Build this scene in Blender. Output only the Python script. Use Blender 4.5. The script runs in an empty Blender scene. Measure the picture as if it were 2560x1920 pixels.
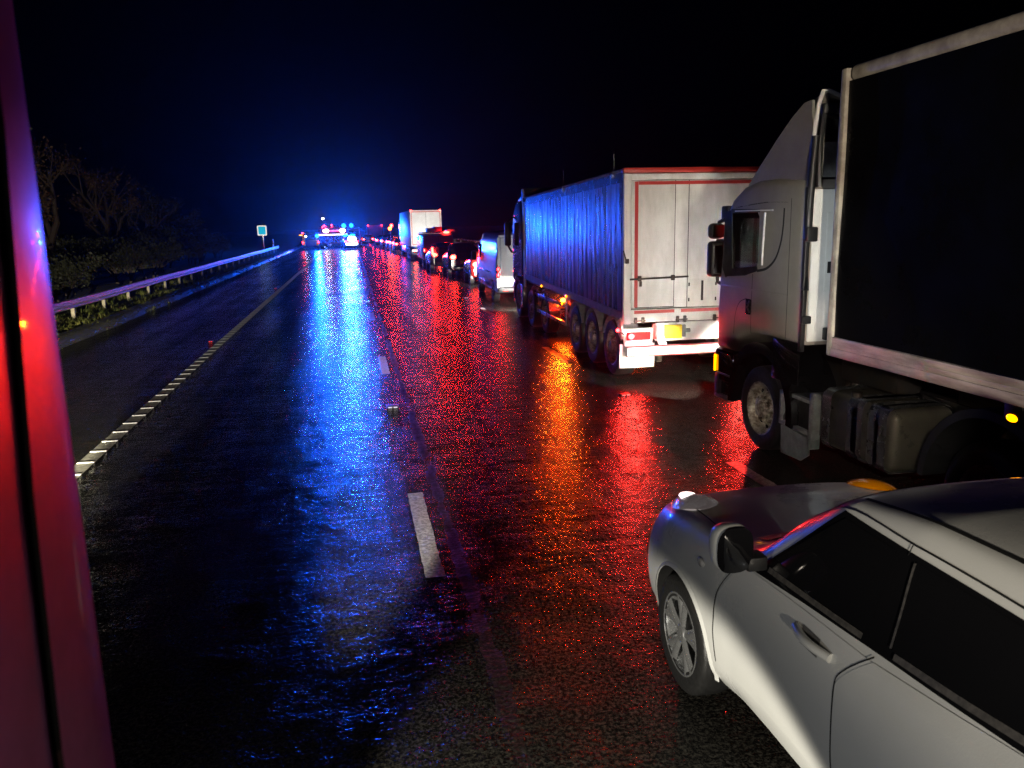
import bpy, bmesh, math, random
from mathutils import Vector, Matrix
random.seed(7)
sc = bpy.context.scene
col = sc.collection
R = math.radians

# ---------------------------------------------------------------- camera
cam_d = bpy.data.cameras.new('camera')
cam_d.sensor_width = 36.0
cam_d.lens = 28.083
cam_d.clip_start = 0.05
cam_d.clip_end = 3000
cam_d.dof.use_dof = True
cam_d.dof.focus_distance = 10.0
cam_d.dof.aperture_fstop = 5.6
cam = bpy.data.objects.new('camera', cam_d)
col.objects.link(cam)
_right = Vector((0.9806, -0.1950, -0.0216)).normalized()
_fwd = Vector((0.1868, 0.9622, -0.1968)).normalized()
_up = _right.cross(_fwd).normalized()
_right = _fwd.cross(_up).normalized()
cam.matrix_world = Matrix(((_right.x, _up.x, -_fwd.x, 0.0),
                           (_right.y, _up.y, -_fwd.y, 0.0),
                           (_right.z, _up.z, -_fwd.z, 2.7),
                           (0, 0, 0, 1)))
sc.camera = cam

# ---------------------------------------------------------------- world (night sky), exposure
w = bpy.data.worlds.new('World')
sc.world = w
w.use_nodes = True
wn = w.node_tree.nodes
bg = wn['Background']
sky = wn.new('ShaderNodeTexSky')
sky.sky_type = 'NISHITA'
sky.sun_disc = False
sky.sun_elevation = R(-6)
sky.sun_rotation = R(200)
w.node_tree.links.new(sky.outputs[0], bg.inputs[0])
bg.inputs[1].default_value = 0.002
sc.view_settings.view_transform = 'Standard'
sc.view_settings.look = 'None'
sc.view_settings.exposure = 0.0
sc.view_settings.gamma = 1.0
cy = sc.cycles
cy.use_denoising = True
cy.denoising_input_passes = 'RGB_ALBEDO_NORMAL'
cy.denoising_prefilter = 'NONE'
cy.max_bounces = 6
cy.diffuse_bounces = 2
cy.glossy_bounces = 3
cy.transmission_bounces = 4
cy.transparent_max_bounces = 8
cy.volume_bounces = 0
cy.caustics_reflective = False
cy.caustics_refractive = False
cy.sample_clamp_indirect = 6.0
cy.sample_clamp_direct = 0.0

# ---------------------------------------------------------------- materials
def mat(name, c, rough=0.5, metal=0.0, coat=0.0, dirt=None, rvar=0.0, bump=0.0, bscale=40.0, dscale=6.0, spec=0.5, stretch=None):
    m = bpy.data.materials.new(name)
    m.use_nodes = True
    nt = m.node_tree
    b = nt.nodes['Principled BSDF']
    b.inputs['Base Color'].default_value = (*c, 1)
    b.inputs['Roughness'].default_value = rough
    b.inputs['Metallic'].default_value = metal
    b.inputs['Coat Weight'].default_value = coat
    b.inputs['Coat Roughness'].default_value = 0.05
    b.inputs['Specular IOR Level'].default_value = spec
    if dirt or rvar or bump:
        tc = nt.nodes.new('ShaderNodeTexCoord')
        mp = nt.nodes.new('ShaderNodeMapping')
        if stretch: mp.inputs['Scale'].default_value = stretch
        nt.links.new(tc.outputs['Object'], mp.inputs[0])
    if dirt or rvar:
        n = nt.nodes.new('ShaderNodeTexNoise')
        n.inputs['Scale'].default_value = dscale
        n.inputs['Detail'].default_value = 6
        n.inputs['Roughness'].default_value = 0.65
        nt.links.new(mp.outputs[0], n.inputs['Vector'])
    if dirt:
        r = nt.nodes.new('ShaderNodeValToRGB')
        r.color_ramp.elements[0].position = 0.38
        r.color_ramp.elements[1].position = 0.62
        r.color_ramp.elements[0].color = (*c, 1)
        r.color_ramp.elements[1].color = (*dirt, 1)
        nt.links.new(n.outputs[0], r.inputs[0])
        nt.links.new(r.outputs[0], b.inputs['Base Color'])
    if rvar:
        mr = nt.nodes.new('ShaderNodeMapRange')
        mr.inputs['From Min'].default_value = 0.3
        mr.inputs['From Max'].default_value = 0.7
        mr.inputs['To Min'].default_value = max(0.02, rough - rvar)
        mr.inputs['To Max'].default_value = min(1.0, rough + rvar)
        nt.links.new(n.outputs[0], mr.inputs['Value'])
        nt.links.new(mr.outputs[0], b.inputs['Roughness'])
    if bump:
        n2 = nt.nodes.new('ShaderNodeTexNoise')
        n2.inputs['Scale'].default_value = bscale
        n2.inputs['Detail'].default_value = 3
        nt.links.new(mp.outputs[0], n2.inputs['Vector'])
        bp = nt.nodes.new('ShaderNodeBump')
        bp.inputs['Strength'].default_value = 1.0
        bp.inputs['Distance'].default_value = bump
        nt.links.new(n2.outputs[0], bp.inputs['Height'])
        nt.links.new(bp.outputs[0], b.inputs['Normal'])
    return m

def emit(name, c, s, base=(0.02, 0.02, 0.02)):
    m = bpy.data.materials.new(name)
    m.use_nodes = True
    b = m.node_tree.nodes['Principled BSDF']
    b.inputs['Base Color'].default_value = (*base, 1)
    b.inputs['Roughness'].default_value = 0.2
    b.inputs['Emission Color'].default_value = (*c, 1)
    b.inputs['Emission Strength'].default_value = s
    m.cycles.emission_sampling = 'NONE'
    return m

def glass(name, c=(0.7, 0.75, 0.75), tint=0.6):
    m = bpy.data.materials.new(name)
    m.use_nodes = True
    nt = m.node_tree
    nt.nodes.remove(nt.nodes['Principled BSDF'])
    tr = nt.nodes.new('ShaderNodeBsdfTransparent')
    tr.inputs[0].default_value = (c[0]*tint, c[1]*tint, c[2]*tint, 1)
    gl = nt.nodes.new('ShaderNodeBsdfGlossy')
    gl.inputs['Roughness'].default_value = 0.03
    lw = nt.nodes.new('ShaderNodeLayerWeight')
    pw = nt.nodes.new('ShaderNodeMath'); pw.operation = 'POWER'; pw.inputs[1].default_value = 5.0
    nt.links.new(lw.outputs['Facing'], pw.inputs[0])
    fr = nt.nodes.new('ShaderNodeMath'); fr.operation = 'MULTIPLY_ADD'; fr.inputs[1].default_value = 0.9; fr.inputs[2].default_value = 0.04
    nt.links.new(pw.outputs[0], fr.inputs[0])
    mx = nt.nodes.new('ShaderNodeMixShader')
    nt.links.new(fr.outputs[0], mx.inputs[0])
    nt.links.new(tr.outputs[0], mx.inputs[1])
    nt.links.new(gl.outputs[0], mx.inputs[2])
    nt.links.new(mx.outputs[0], nt.nodes['Material Output'].inputs[0])
    return m

BLUE = (0.002, 0.034, 1.0)
RED = (1.0, 0.012, 0.012)
AMB = (1.0, 0.32, 0.0)
WHT = (1.0, 0.93, 0.82)
M = {}
M['white_paint'] = mat('white_paint', (0.56, 0.565, 0.55), 0.30, coat=0.4, dirt=(0.535, 0.54, 0.52), dscale=1.5, rvar=0.05, bump=0.0004, bscale=150)
M['wet_white_roof'] = M['white_paint']
M['silver_paint'] = mat('silver_paint', (0.30, 0.27, 0.235), 0.34, metal=0.3, coat=0.3, dirt=(0.26, 0.232, 0.20), rvar=0.06, dscale=2.2)
M['dirty_white'] = mat('dirty_white', (0.68, 0.665, 0.63), 0.5, dirt=(0.56, 0.545, 0.51), dscale=2.5, stretch=(2.0, 2.0, 0.7))
M['pale_white'] = mat('pale_white', (0.7, 0.69, 0.66), 0.42, dirt=(0.6, 0.59, 0.56), dscale=2)
M['aluminium'] = mat('aluminium', (0.80, 0.81, 0.84), 0.28, metal=0.85, dirt=(0.40, 0.40, 0.43), rvar=0.07, dscale=1.6, stretch=(3.0, 3.0, 0.28))
M['rail_metal'] = mat('rail_metal', (0.55, 0.50, 0.43), 0.5, metal=0.15, dirt=(0.30, 0.265, 0.22), dscale=5, stretch=(1, 0.35, 2))
M['cream_metal'] = mat('cream_metal', (0.42, 0.37, 0.30), 0.5, dirt=(0.24, 0.20, 0.165), dscale=4)
M['galv'] = mat('galv', (0.6, 0.61, 0.64), 0.25, metal=0.92, dirt=(0.33, 0.33, 0.34), rvar=0.08, dscale=3)
M['black_plastic'] = mat('black_plastic', (0.012, 0.012, 0.013), 0.45, rvar=0.12, dscale=9)
M['black_gloss'] = mat('black_gloss', (0.006, 0.006, 0.007), 0.06, coat=0.3)
M['black_curtain'] = mat('black_curtain', (0.002, 0.002, 0.0025), 0.3, rvar=0.1, dscale=2, spec=0.12)
M['rubber'] = mat('rubber', (0.014, 0.014, 0.014), 0.42, rvar=0.15, dscale=30, bump=0.002, bscale=60)
M['dark_steel'] = mat('dark_steel', (0.03, 0.03, 0.032), 0.45, metal=0.5, dirt=(0.05, 0.035, 0.025), dscale=6)
M['tank'] = mat('tank', (0.13, 0.115, 0.09), 0.33, metal=0.6, dirt=(0.08, 0.07, 0.055), rvar=0.1, dscale=4)
M['grey_panel'] = mat('grey_panel', (0.20, 0.205, 0.21), 0.45, dirt=(0.13, 0.13, 0.13), dscale=8)
M['alloy'] = mat('alloy', (0.55, 0.56, 0.57), 0.25, metal=0.85, rvar=0.08, dscale=20)
M['steel_wheel'] = mat('steel_wheel', (0.50, 0.44, 0.36), 0.42, metal=0.4, dirt=(0.14, 0.10, 0.07), dscale=14)
M['chrome_dark'] = mat('chrome_dark', (0.4, 0.4, 0.42), 0.15, metal=1.0)
M['mirror_glass'] = mat('mirror_glass', (0.6, 0.62, 0.65), 0.03, metal=1.0)
M['red_tape'] = mat('red_tape', (0.42, 0.03, 0.025), 0.4)
M['red_paint'] = mat('red_paint', (0.35, 0.02, 0.02), 0.25, coat=0.5)
M['orange_paint'] = mat('orange_paint', (0.75, 0.13, 0.05), 0.4)
M['dark_paint'] = mat('dark_paint', (0.02, 0.02, 0.024), 0.2, coat=0.6)
M['blue_paint'] = mat('blue_paint', (0.02, 0.04, 0.12), 0.2, coat=0.6)
M['grey_paint'] = mat('grey_paint', (0.12, 0.12, 0.13), 0.25, coat=0.5)
M['van_paint'] = mat('van_paint', (0.42, 0.44, 0.46), 0.25, coat=0.4)
M['yellow_plate'] = mat('yellow_plate', (0.85, 0.56, 0.0), 0.4)
M['yellow_vis'] = mat('yellow_vis', (0.75, 0.75, 0.03), 0.45)
M['white_plate'] = mat('white_plate', (0.75, 0.75, 0.72), 0.4)
M['lens_clear'] = mat('lens_clear', (0.8, 0.78, 0.76), 0.16, metal=0.2, coat=0.9, dirt=(0.4, 0.39, 0.38), dscale=30)
M['lens_red'] = mat('lens_red', (0.4, 0.01, 0.01), 0.12, coat=0.8)
M['lens_amber'] = mat('lens_amber', (0.7, 0.22, 0.0), 0.15, coat=0.8)
M['strip_grey'] = mat('strip_grey', (0.075, 0.068, 0.062), 0.8, dirt=(0.03, 0.028, 0.026), dscale=40)
M['seam'] = mat('seam', (0.004, 0.004, 0.004), 0.7)
M['bark'] = mat('bark', (0.07, 0.05, 0.038), 0.85)
M['leaf_dark'] = mat('leaf_dark', (0.055, 0.06, 0.03), 0.6)
M['leaf_brown'] = mat('leaf_brown', (0.12, 0.065, 0.03), 0.6)
M['grass'] = mat('grass', (0.085, 0.11, 0.02), 0.55, dirt=(0.17, 0.16, 0.045), dscale=1.3)
M['soil'] = mat('soil', (0.022, 0.021, 0.012), 0.8, dirt=(0.045, 0.045, 0.018), dscale=2, bump=0.05, bscale=8)
M['concrete'] = mat('concrete', (0.25, 0.24, 0.22), 0.7, dirt=(0.17, 0.16, 0.15), dscale=2)
M['sign_blue'] = mat('sign_blue', (0.01, 0.60, 0.95), 0.7, spec=0.1)
M['sign_white'] = mat('sign_white', (0.9, 0.9, 0.86), 0.35)
M['paint_white'] = mat('paint_white', (0.70, 0.69, 0.65), 0.22, dirt=(0.20, 0.195, 0.18), dscale=26, rvar=0.1, bump=0.004, bscale=70)
M['paint_worn'] = mat('paint_worn', (0.30, 0.285, 0.25), 0.5, dirt=(0.14, 0.13, 0.11), dscale=14, bump=0.006, bscale=80)
M['rib_white'] = mat('rib_white', (0.75, 0.74, 0.68), 0.45, dirt=(0.5, 0.48, 0.42), dscale=20)
M['tail'] = emit('tail', RED, 42)
M['brake'] = emit('brake', (1.0, 0.022, 0.014), 45)
M['marker_red'] = emit('marker_red', RED, 50)
M['amber'] = emit('amber', AMB, 5)
M['amber_bright'] = emit('amber_bright', (1.0, 0.085, 0.006), 60)
M['blue_lamp'] = emit('blue_lamp', BLUE, 40)
M['blue_lamp2'] = emit('blue_lamp2', BLUE, 35)
M['white_lamp'] = emit('white_lamp', (1.0, 0.95, 0.9), 6)
M['scene_lamp'] = emit('scene_lamp', (1.0, 0.96, 0.88), 8)
M['far_white'] = emit('far_white', (1.0, 0.9, 0.8), 40)
M['lens_lit'] = mat('lens_lit', (0.62, 0.60, 0.61), 0.12, metal=0.5, coat=1.0, dirt=(0.9, 0.87, 0.87), dscale=22, bump=0.01, bscale=30)
_b = M['lens_lit'].node_tree.nodes['Principled BSDF']; _b.inputs['Emission Color'].default_value = (1.0, 0.82, 0.80, 1); _b.inputs['Emission Strength'].default_value = 0.06
M['lens_lit'].cycles.emission_sampling = 'NONE'
M['stud_red_glow'] = emit('stud_red_glow', (1.0, 0.03, 0.01), 1.6, (0.4, 0.01, 0.01))  # emission stands in for headlight returned by the stud reflectors
M['stud_white_glow'] = emit('stud_white_glow', (1, 1, 1), 0.25, (0.7, 0.7, 0.7))  # same stand-in glow for the white reflectors
M['glass_dark'] = M['black_gloss']
M['cab_glass'] = glass('cab_glass', tint=0.75)

def road_mat():
    m = bpy.data.materials.new('wet_asphalt')
    m.use_nodes = True
    nt = m.node_tree
    L = nt.links.new
    b = nt.nodes['Principled BSDF']
    tc = nt.nodes.new('ShaderNodeTexCoord')
    def noise(scale, detail=4, st=None, rough=0.6):
        n = nt.nodes.new('ShaderNodeTexNoise')
        n.inputs['Scale'].default_value = scale
        n.inputs['Detail'].default_value = detail
        n.inputs['Roughness'].default_value = rough
        if st:
            mp = nt.nodes.new('ShaderNodeMapping')
            mp.inputs['Scale'].default_value = st
            L(tc.outputs['Object'], mp.inputs[0])
            L(mp.outputs[0], n.inputs['Vector'])
        else:
            L(tc.outputs['Object'], n.inputs['Vector'])
        return n
    def ramp(src, p0, c0, p1, c1):
        r = nt.nodes.new('ShaderNodeMapRange')
        r.inputs['From Min'].default_value = p0
        r.inputs['From Max'].default_value = p1
        r.inputs['To Min'].default_value = c0
        r.inputs['To Max'].default_value = c1
        L(src, r.inputs['Value'])
        return r.outputs[0]
    def math_(op, a, bb):
        n = nt.nodes.new('ShaderNodeMath')
        n.operation = op
        for i, v in enumerate((a, bb)):
            if isinstance(v, (int, float)): n.inputs[i].default_value = v
            else: L(v, n.inputs[i])
        return n.outputs[0]
    # worn wheel tracks hold more water: long streaks along the lane
    streak = noise(1.0, 5, (1.6, 0.06, 1.0))
    patch = noise(0.55, 6, (1.0, 0.5, 1.0), 0.7)
    fine = noise(7.0, 5, None, 0.7)
    mixv = math_('ADD', math_('MULTIPLY', streak.outputs[0], 0.45), math_('ADD', math_('MULTIPLY', patch.outputs[0], 0.35), math_('MULTIPLY', fine.outputs[0], 0.2)))
    rough = ramp(mixv, 0.38, 0.08, 0.62, 0.26)
    sep = nt.nodes.new('ShaderNodeSeparateXYZ')
    L(tc.outputs['Object'], sep.inputs[0])
    jn = noise(1.4, 6, (1.0, 1.0, 1.0), 0.7)
    wob = math_('MULTIPLY', math_('SUBTRACT', jn.outputs[0], 0.5), 0.16)
    xs = math_('ADD', sep.outputs['X'], wob)
    def band(x0):
        return ramp(math_('ABSOLUTE', math_('SUBTRACT', xs, x0), 0.0), 0.015, 1.0, 0.085, 0.0)
    worn = ramp(noise(0.9, 5, (2.0, 0.6, 1.0), 0.75).outputs[0], 0.40, 0.15, 0.58, 1.0)
    joint = math_('MULTIPLY', band(0.72), worn)
    rough = math_('ADD', rough, math_('MULTIPLY', joint, 0.30))
    L(rough, b.inputs['Roughness'])
    colr = nt.nodes.new('ShaderNodeValToRGB')
    colr.color_ramp.elements[0].position = 0.47
    colr.color_ramp.elements[1].position = 0.60
    colr.color_ramp.elements[0].color = (0.005, 0.0048, 0.0045, 1)
    colr.color_ramp.elements[1].color = (0.040, 0.037, 0.031, 1)
    L(noise(38, 6, None, 0.85).outputs[0], colr.inputs[0])
    L(colr.outputs[0], b.inputs['Base Color'])
    L(ramp(joint, 0.0, 0.14, 1.0, 0.05), b.inputs['Specular IOR Level'])
    # aggregate: stones of one to three centimetres, drowned here and there by the water film
    def voro(scale):
        v = nt.nodes.new('ShaderNodeTexVoronoi')
        v.inputs['Scale'].default_value = scale
        L(tc.outputs['Object'], v.inputs['Vector'])
        return math_('MULTIPLY', v.outputs['Distance'], -1.0)
    s1 = math_('MULTIPLY', voro(72), 0.0030)
    s2 = math_('MULTIPLY', voro(33), 0.0038)
    film = noise(3.2, 5, (1.0, 0.7, 1.0), 0.7)
    dry = ramp(film.outputs[0], 0.42, 0.30, 0.62, 1.0)
    h1 = math_('MULTIPLY', math_('ADD', s1, s2), dry)
    mid = noise(6, 5, (0.45, 1.5, 1.0), 0.65)
    h2 = math_('MULTIPLY', mid.outputs[0], 0.011)
    wav = noise(1.0, 3, (0.35, 1.3, 1.0))
    h3 = math_('MULTIPLY', wav.outputs[0], 0.024)
    rag = noise(1.0, 5, (8.0, 1.5, 1.0), 0.6)
    h4 = math_('MULTIPLY', rag.outputs[0], 0.0065)
    h = math_('ADD', math_('ADD', h1, h4), math_('ADD', h2, h3))
    bp = nt.nodes.new('ShaderNodeBump')
    bp.inputs['Strength'].default_value = 1.0
    bp.inputs['Distance'].default_value = 1.0
    L(h, bp.inputs['Height'])
    L(bp.outputs[0], b.inputs['Normal'])
    return m
M['road'] = road_mat()

# ---------------------------------------------------------------- mesh helpers
class MB:
    def __init__(s, org=(0, 0, 0)):
        s.V = []; s.F = []; s.I = []; s.S = []; s.o = Vector(org); s.mi = 0; s.sm = False
    def add(s, vs, fs, sm=None):
        k = len(s.V)
        s.V += [Vector(v) - s.o for v in vs]
        for f in fs:
            s.F.append([i + k for i in f]); s.I.append(s.mi); s.S.append(s.sm if sm is None else sm)
        return s
    def frombm(s, bm, sm=False):
        bm.verts.index_update()
        s.add([v.co.copy() for v in bm.verts], [[v.index for v in f.verts] for f in bm.faces], sm)
        bm.free(); return s
    def box(s, x0, x1, y0, y1, z0, z1, bev=0.0, seg=2, sm=None):
        bm = bmesh.new()
        bmesh.ops.create_cube(bm, size=1)
        for v in bm.verts:
            v.co = Vector(((x0+x1)/2 + v.co.x*(x1-x0), (y0+y1)/2 + v.co.y*(y1-y0), (z0+z1)/2 + v.co.z*(z1-z0)))
        if bev > 0:
            bmesh.ops.bevel(bm, geom=bm.edges[:], offset=bev, segments=seg, profile=0.5, affect='EDGES')
        return s.frombm(bm, bool(bev) if sm is None else sm)
    def prism(s, poly, ax, a, b, bev=0.0, seg=3, sm=None):
        bm = bmesh.new()
        def P(p, t):
            if ax == 'x': return (t, p[0], p[1])
            if ax == 'y': return (p[0], t, p[1])
            return (p[0], p[1], t)
        va = [bm.verts.new(P(p, a)) for p in poly]
        vb = [bm.verts.new(P(p, b)) for p in poly]
        n = len(poly)
        bm.faces.new(va); bm.faces.new(vb[::-1])
        for i in range(n):
            bm.faces.new((va[i], vb[i], vb[(i+1) % n], va[(i+1) % n]))
        bmesh.ops.recalc_face_normals(bm, faces=bm.faces[:])
        if bev > 0:
            ed = set()
            for f in bm.faces:
                if n == 4 or len(f.verts) == n:
                    ed.update(f.edges)
            bmesh.ops.bevel(bm, geom=list(ed), offset=bev, segments=seg, profile=0.5, affect='EDGES', clamp_overlap=True)
        return s.frombm(bm, bool(bev) if sm is None else sm)
    def tube(s, pts, r, n=8, r1=None):
        pts = [Vector(p) for p in pts]
        vs = []; fs = []
        m = len(pts)
        for i, p in enumerate(pts):
            t = (pts[min(i+1, m-1)] - pts[max(i-1, 0)])
            t = t.normalized() if t.length > 1e-9 else Vector((0, 0, 1))
            a = t.cross(Vector((0, 0, 1)))
            if a.length < 1e-3: a = t.cross(Vector((1, 0, 0)))
            a.normalize(); b = t.cross(a)
            rr = r if r1 is None else r + (r1 - r) * i / (m - 1)
            for k in range(n):
                an = 2*math.pi*k/n
                vs.append(p + a*math.cos(an)*rr + b*math.sin(an)*rr)
        for i in range(m-1):
            for k in range(n):
                fs.append((i*n+k, i*n+(k+1) % n, (i+1)*n+(k+1) % n, (i+1)*n+k))
        fs.append(tuple(range(n))[::-1]); fs.append(tuple(range((m-1)*n, m*n)))
        return s.add(vs, fs, True)
    def cyl(s, p0, p1, r, n=20, r1=None):
        return s.tube([p0, p1], r, n, r1)
    def lathe(s, prof, c, ax='x', n=36, sm=True):
        vs = []; fs = []
        for (r, h) in prof:
            for k in range(n):
                a = 2*math.pi*k/n
                p, q = r*math.cos(a), r*math.sin(a)
                v = (h, p, q) if ax == 'x' else ((p, h, q) if ax == 'y' else (p, q, h))
                vs.append((c[0]+v[0], c[1]+v[1], c[2]+v[2]))
        for i in range(len(prof)-1):
            for k in range(n):
                fs.append((i*n+k, i*n+(k+1) % n, (i+1)*n+(k+1) % n, (i+1)*n+k))
        return s.add(vs, fs, sm)
    def ball(s, c, r, nu=12, nv=8):
        if not isinstance(r, tuple): r = (r, r, r)
        vs = []; fs = []
        for j in range(nv+1):
            th = math.pi*j/nv
            for k in range(nu):
                a = 2*math.pi*k/nu
                vs.append((c[0]+r[0]*math.sin(th)*math.cos(a), c[1]+r[1]*math.sin(th)*math.sin(a), c[2]+r[2]*math.cos(th)))
        for j in range(nv):
            for k in range(nu):
                fs.append((j*nu+k, j*nu+(k+1) % nu, (j+1)*nu+(k+1) % nu, (j+1)*nu+k))
        return s.add(vs, fs, True)
    def grid(s, fn, nu, nv, sm=True):
        vs = [fn(i/nu, j/nv) for j in range(nv+1) for i in range(nu+1)]
        fs = [(j*(nu+1)+i, j*(nu+1)+i+1, (j+1)*(nu+1)+i+1, (j+1)*(nu+1)+i) for j in range(nv) for i in range(nu)]
        return s.add(vs, fs, sm)
    def mesh(s, name, mats):
        me = bpy.data.meshes.new(name)
        me.from_pydata([tuple(v) for v in s.V], [], s.F)
        if not isinstance(mats, (list, tuple)): mats = [mats]
        for m in mats: me.materials.append(M[m] if isinstance(m, str) else m)
        for p, i, sm in zip(me.polygons, s.I, s.S):
            p.material_index = min(i, len(mats)-1); p.use_smooth = sm
        bm = bmesh.new(); bm.from_mesh(me)
        bmesh.ops.remove_doubles(bm, verts=bm.verts[:], dist=1e-5)
        bmesh.ops.recalc_face_normals(bm, faces=bm.faces[:])
        bm.to_mesh(me); bm.free()
        if any(s.S):
            try: me.set_sharp_from_angle(angle=R(40))
            except Exception: pass
        return me
    def build(s, name, mats, parent=None, label=None):
        o = bpy.data.objects.new(name, s.mesh(name, mats))
        col.objects.link(o)
        if parent: o.parent = parent
        if label: o['label'] = label
        return o

def thing(name, label, cat, loc=(0, 0, 0), rz=0.0, group=None):
    o = bpy.data.objects.new(name, None)
    col.objects.link(o)
    o.empty_display_size = 0.3
    o.location = loc; o.rotation_euler = (0, 0, rz)
    tag(o, label, cat, group)
    return o
def tag(o, label, cat, group=None):
    o['label'] = label; o['category'] = cat
    if group: o['group'] = group
    return o
def struct(o):
    o['kind'] = 'structure'; return o
def copy_tree(o, parent=None):
    c = o.copy(); col.objects.link(c)
    c.parent = parent
    if parent: c.matrix_parent_inverse = o.matrix_parent_inverse
    for ch in o.children: copy_tree(ch, c)
    return c
def spot(name, loc, tgt, watts, colr=(1, 0.9, 0.72), size=70, blend=0.25, rad=0.06, parent=None):
    d = bpy.data.lights.new(name, 'SPOT')
    d.energy = watts; d.color = colr; d.spot_size = R(size); d.spot_blend = blend; d.shadow_soft_size = rad
    o = bpy.data.objects.new(name, d); col.objects.link(o)
    v = Vector(tgt) - Vector(loc)
    o.rotation_euler = v.to_track_quat('-Z', 'Y').to_euler()
    o.location = loc
    if parent: o.parent = parent
    return o
def plight(loc, watts, colr, rad=0.07, parent=None, name='lamp_light'):
    d = bpy.data.lights.new(name, 'POINT')
    d.energy = watts; d.color = colr; d.shadow_soft_size = rad
    o = bpy.data.objects.new(name, d); col.objects.link(o)
    o.location = loc
    if parent: o.parent = parent
    return o
def tlight(loc, watts, colr, rad=0.07, parent=None):
    # a lamp that shines backwards out of its housing
    o = spot('tail_lamp_light', loc, (loc[0], loc[1]-1.0, loc[2]-0.02), watts, colr, 168, 0.6, rad, parent)
    return o
BEACON = (0.004, 0.095, 1.0)
CB_RED = (1.0, 0.02, 0.014)
CB_AMB = (1.0, 0.05, 0.002)
def boolean(o, cutters):
    par = o.parent
    o.parent = None
    bpy.context.view_layer.update()
    for c in cutters:
        md = o.modifiers.new('b', 'BOOLEAN'); md.operation = 'DIFFERENCE'; md.solver = 'EXACT'; md.object = c
        try: md.material_mode = 'TRANSFER'
        except Exception: pass
        dg = bpy.context.evaluated_depsgraph_get()
        me = bpy.data.meshes.new_from_object(o.evaluated_get(dg))
        o.modifiers.clear()
        o.data = me
        bpy.data.objects.remove(c)
    o.parent = par
    try: o.data.set_sharp_from_angle(angle=R(40))
    except Exception: pass

# ---------------------------------------------------------------- ground, road, verge
g = MB(); g.box(-600, 600, -60, 1200, -0.4, -0.06)
struct(g.build('ground', 'soil'))
rd = MB(); rd.grid(lambda u, v: (-6.95 + u*15.6, -20 + v*620, 0.0), 8, 60)
struct(rd.build('road', 'road'))
vg = MB()
def verge_f(u, v):
    x = -6.95 - u*14.0
    y = -10 + v*260
    z = 0.02 + (0.0 if u < 0.02 else 0.05*math.sin(x*3.1+y*1.7)*0.5 + 0.04) + max(0.0, (-x-10.0))*0.10
    return (x, y, z)
vg.grid(verge_f, 28, 260)
struct(vg.build('verge', 'soil'))

kb = MB()
def kerb_f(u, v):
    y = -10 + v*230
    j = 0.03*math.sin(y*0.8) + 0.02*math.sin(y*2.3)
    p = [(-6.90, 0.002), (-6.95, 0.05), (-7.02, 0.16), (-7.10, 0.22), (-7.34, 0.23), (-7.42, 0.04)][int(round(u*5))]
    return (p[0]+j, y, p[1])
kb.grid(kerb_f, 5, 400)
M['wet_kerb'] = mat('wet_kerb', (0.07, 0.068, 0.065), 0.30, spec=0.9, dirt=(0.035, 0.033, 0.03), rvar=0.14, dscale=3, stretch=(2, 0.25, 1), bump=0.02, bscale=12)
struct(kb.build('kerb', 'wet_kerb'))
# solid edge line with raised ribs
el = MB(); el.grid(lambda u, v: (-3.37 + u*0.20, -6 + v*260, 0.004), 1, 130, False)
struct(el.build('edge_line', 'paint_worn'))
rb = MB()
y = 6.0
while y < 120:
    rb.box(-3.365, -3.175, y, y+0.04, 0.0045, 0.012)
    y += 0.5
struct(rb.build('edge_line_ribs', 'rib_white'))
# broken lane lines
def dash_mesh(x0, x1, y0, y1):
    d = MB()
    random.seed(int(y0*10))
    nx, ny = 3, 26
    jl = [random.uniform(-0.004, 0.004) for _ in range(ny+1)]
    jr = [random.uniform(-0.008, 0.008) for _ in range(ny+1)]
    def f(u, v):
        j = int(round(v*ny))
        return (x0 + jl[j] + (x1-x0 + jr[j]-jl[j])*u, y0 + (y1-y0)*v, 0.0025)
    d.grid(f, nx, ny, False)
    return d
for k in range(-1, 12):
    for (xc, off) in ((0.49, 5.85), (4.075, 6.0)):
        yy = off + 9*k
        if yy < -4 or yy > 95: continue
        struct(dash_mesh(xc-0.075, xc+0.075, yy, yy+2.05).build('lane_marking', 'paint_white'))
# road studs
def stud(lens, label, group):
    t = thing('road_stud', label, 'road stud', (0, 0, 0), 0, group)
    h = MB(); h.box(-0.09, 0.09, -0.08, 0.08, 0.001, 0.022, 0.006); h.build('housing', 'dark_steel', t)
    l = MB()
    for sx in (-0.04, 0.04): l.box(sx-0.028, sx+0.028, -0.092, -0.079, 0.006, 0.021, 0.003)
    l.build('reflector', lens, t)
    return t
s0 = stud('stud_red_glow', 'red reflecting road stud beside the ribbed edge line', 'red studs along the edge line')
for i, (yy, nm) in enumerate(((20.66, 'nearest red road stud beside the ribbed edge line'), (38.5, 'second red road stud along the edge line'), (56.2, 'third red road stud along the edge line'), (74.0, 'farthest red road stud along the edge line, near the patrol vehicles'))):
    s = s0 if i == 0 else copy_tree(s0)
    s.location = (-3.55, yy, 0); s['label'] = nm; s.scale = (0.6, 0.8, 0.8)
s1 = stud('stud_white_glow', 'x', 'white studs along the lane lines')
for i, (xx, yy, nm) in enumerate(((0.47, 12.0, 'nearest white road stud in the gap between lane dashes'), (0.47, 29.9, 'white road stud farther up the lane line left of the queue'), (4.1, 11.8, 'white road stud in the lane line beside the silver lorry'), (4.1, 29.8, 'white road stud in the lane line beside the panel van'))):
    s = s1 if i == 0 else copy_tree(s1)
    s.location = (xx, yy, 0); s['label'] = nm

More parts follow.
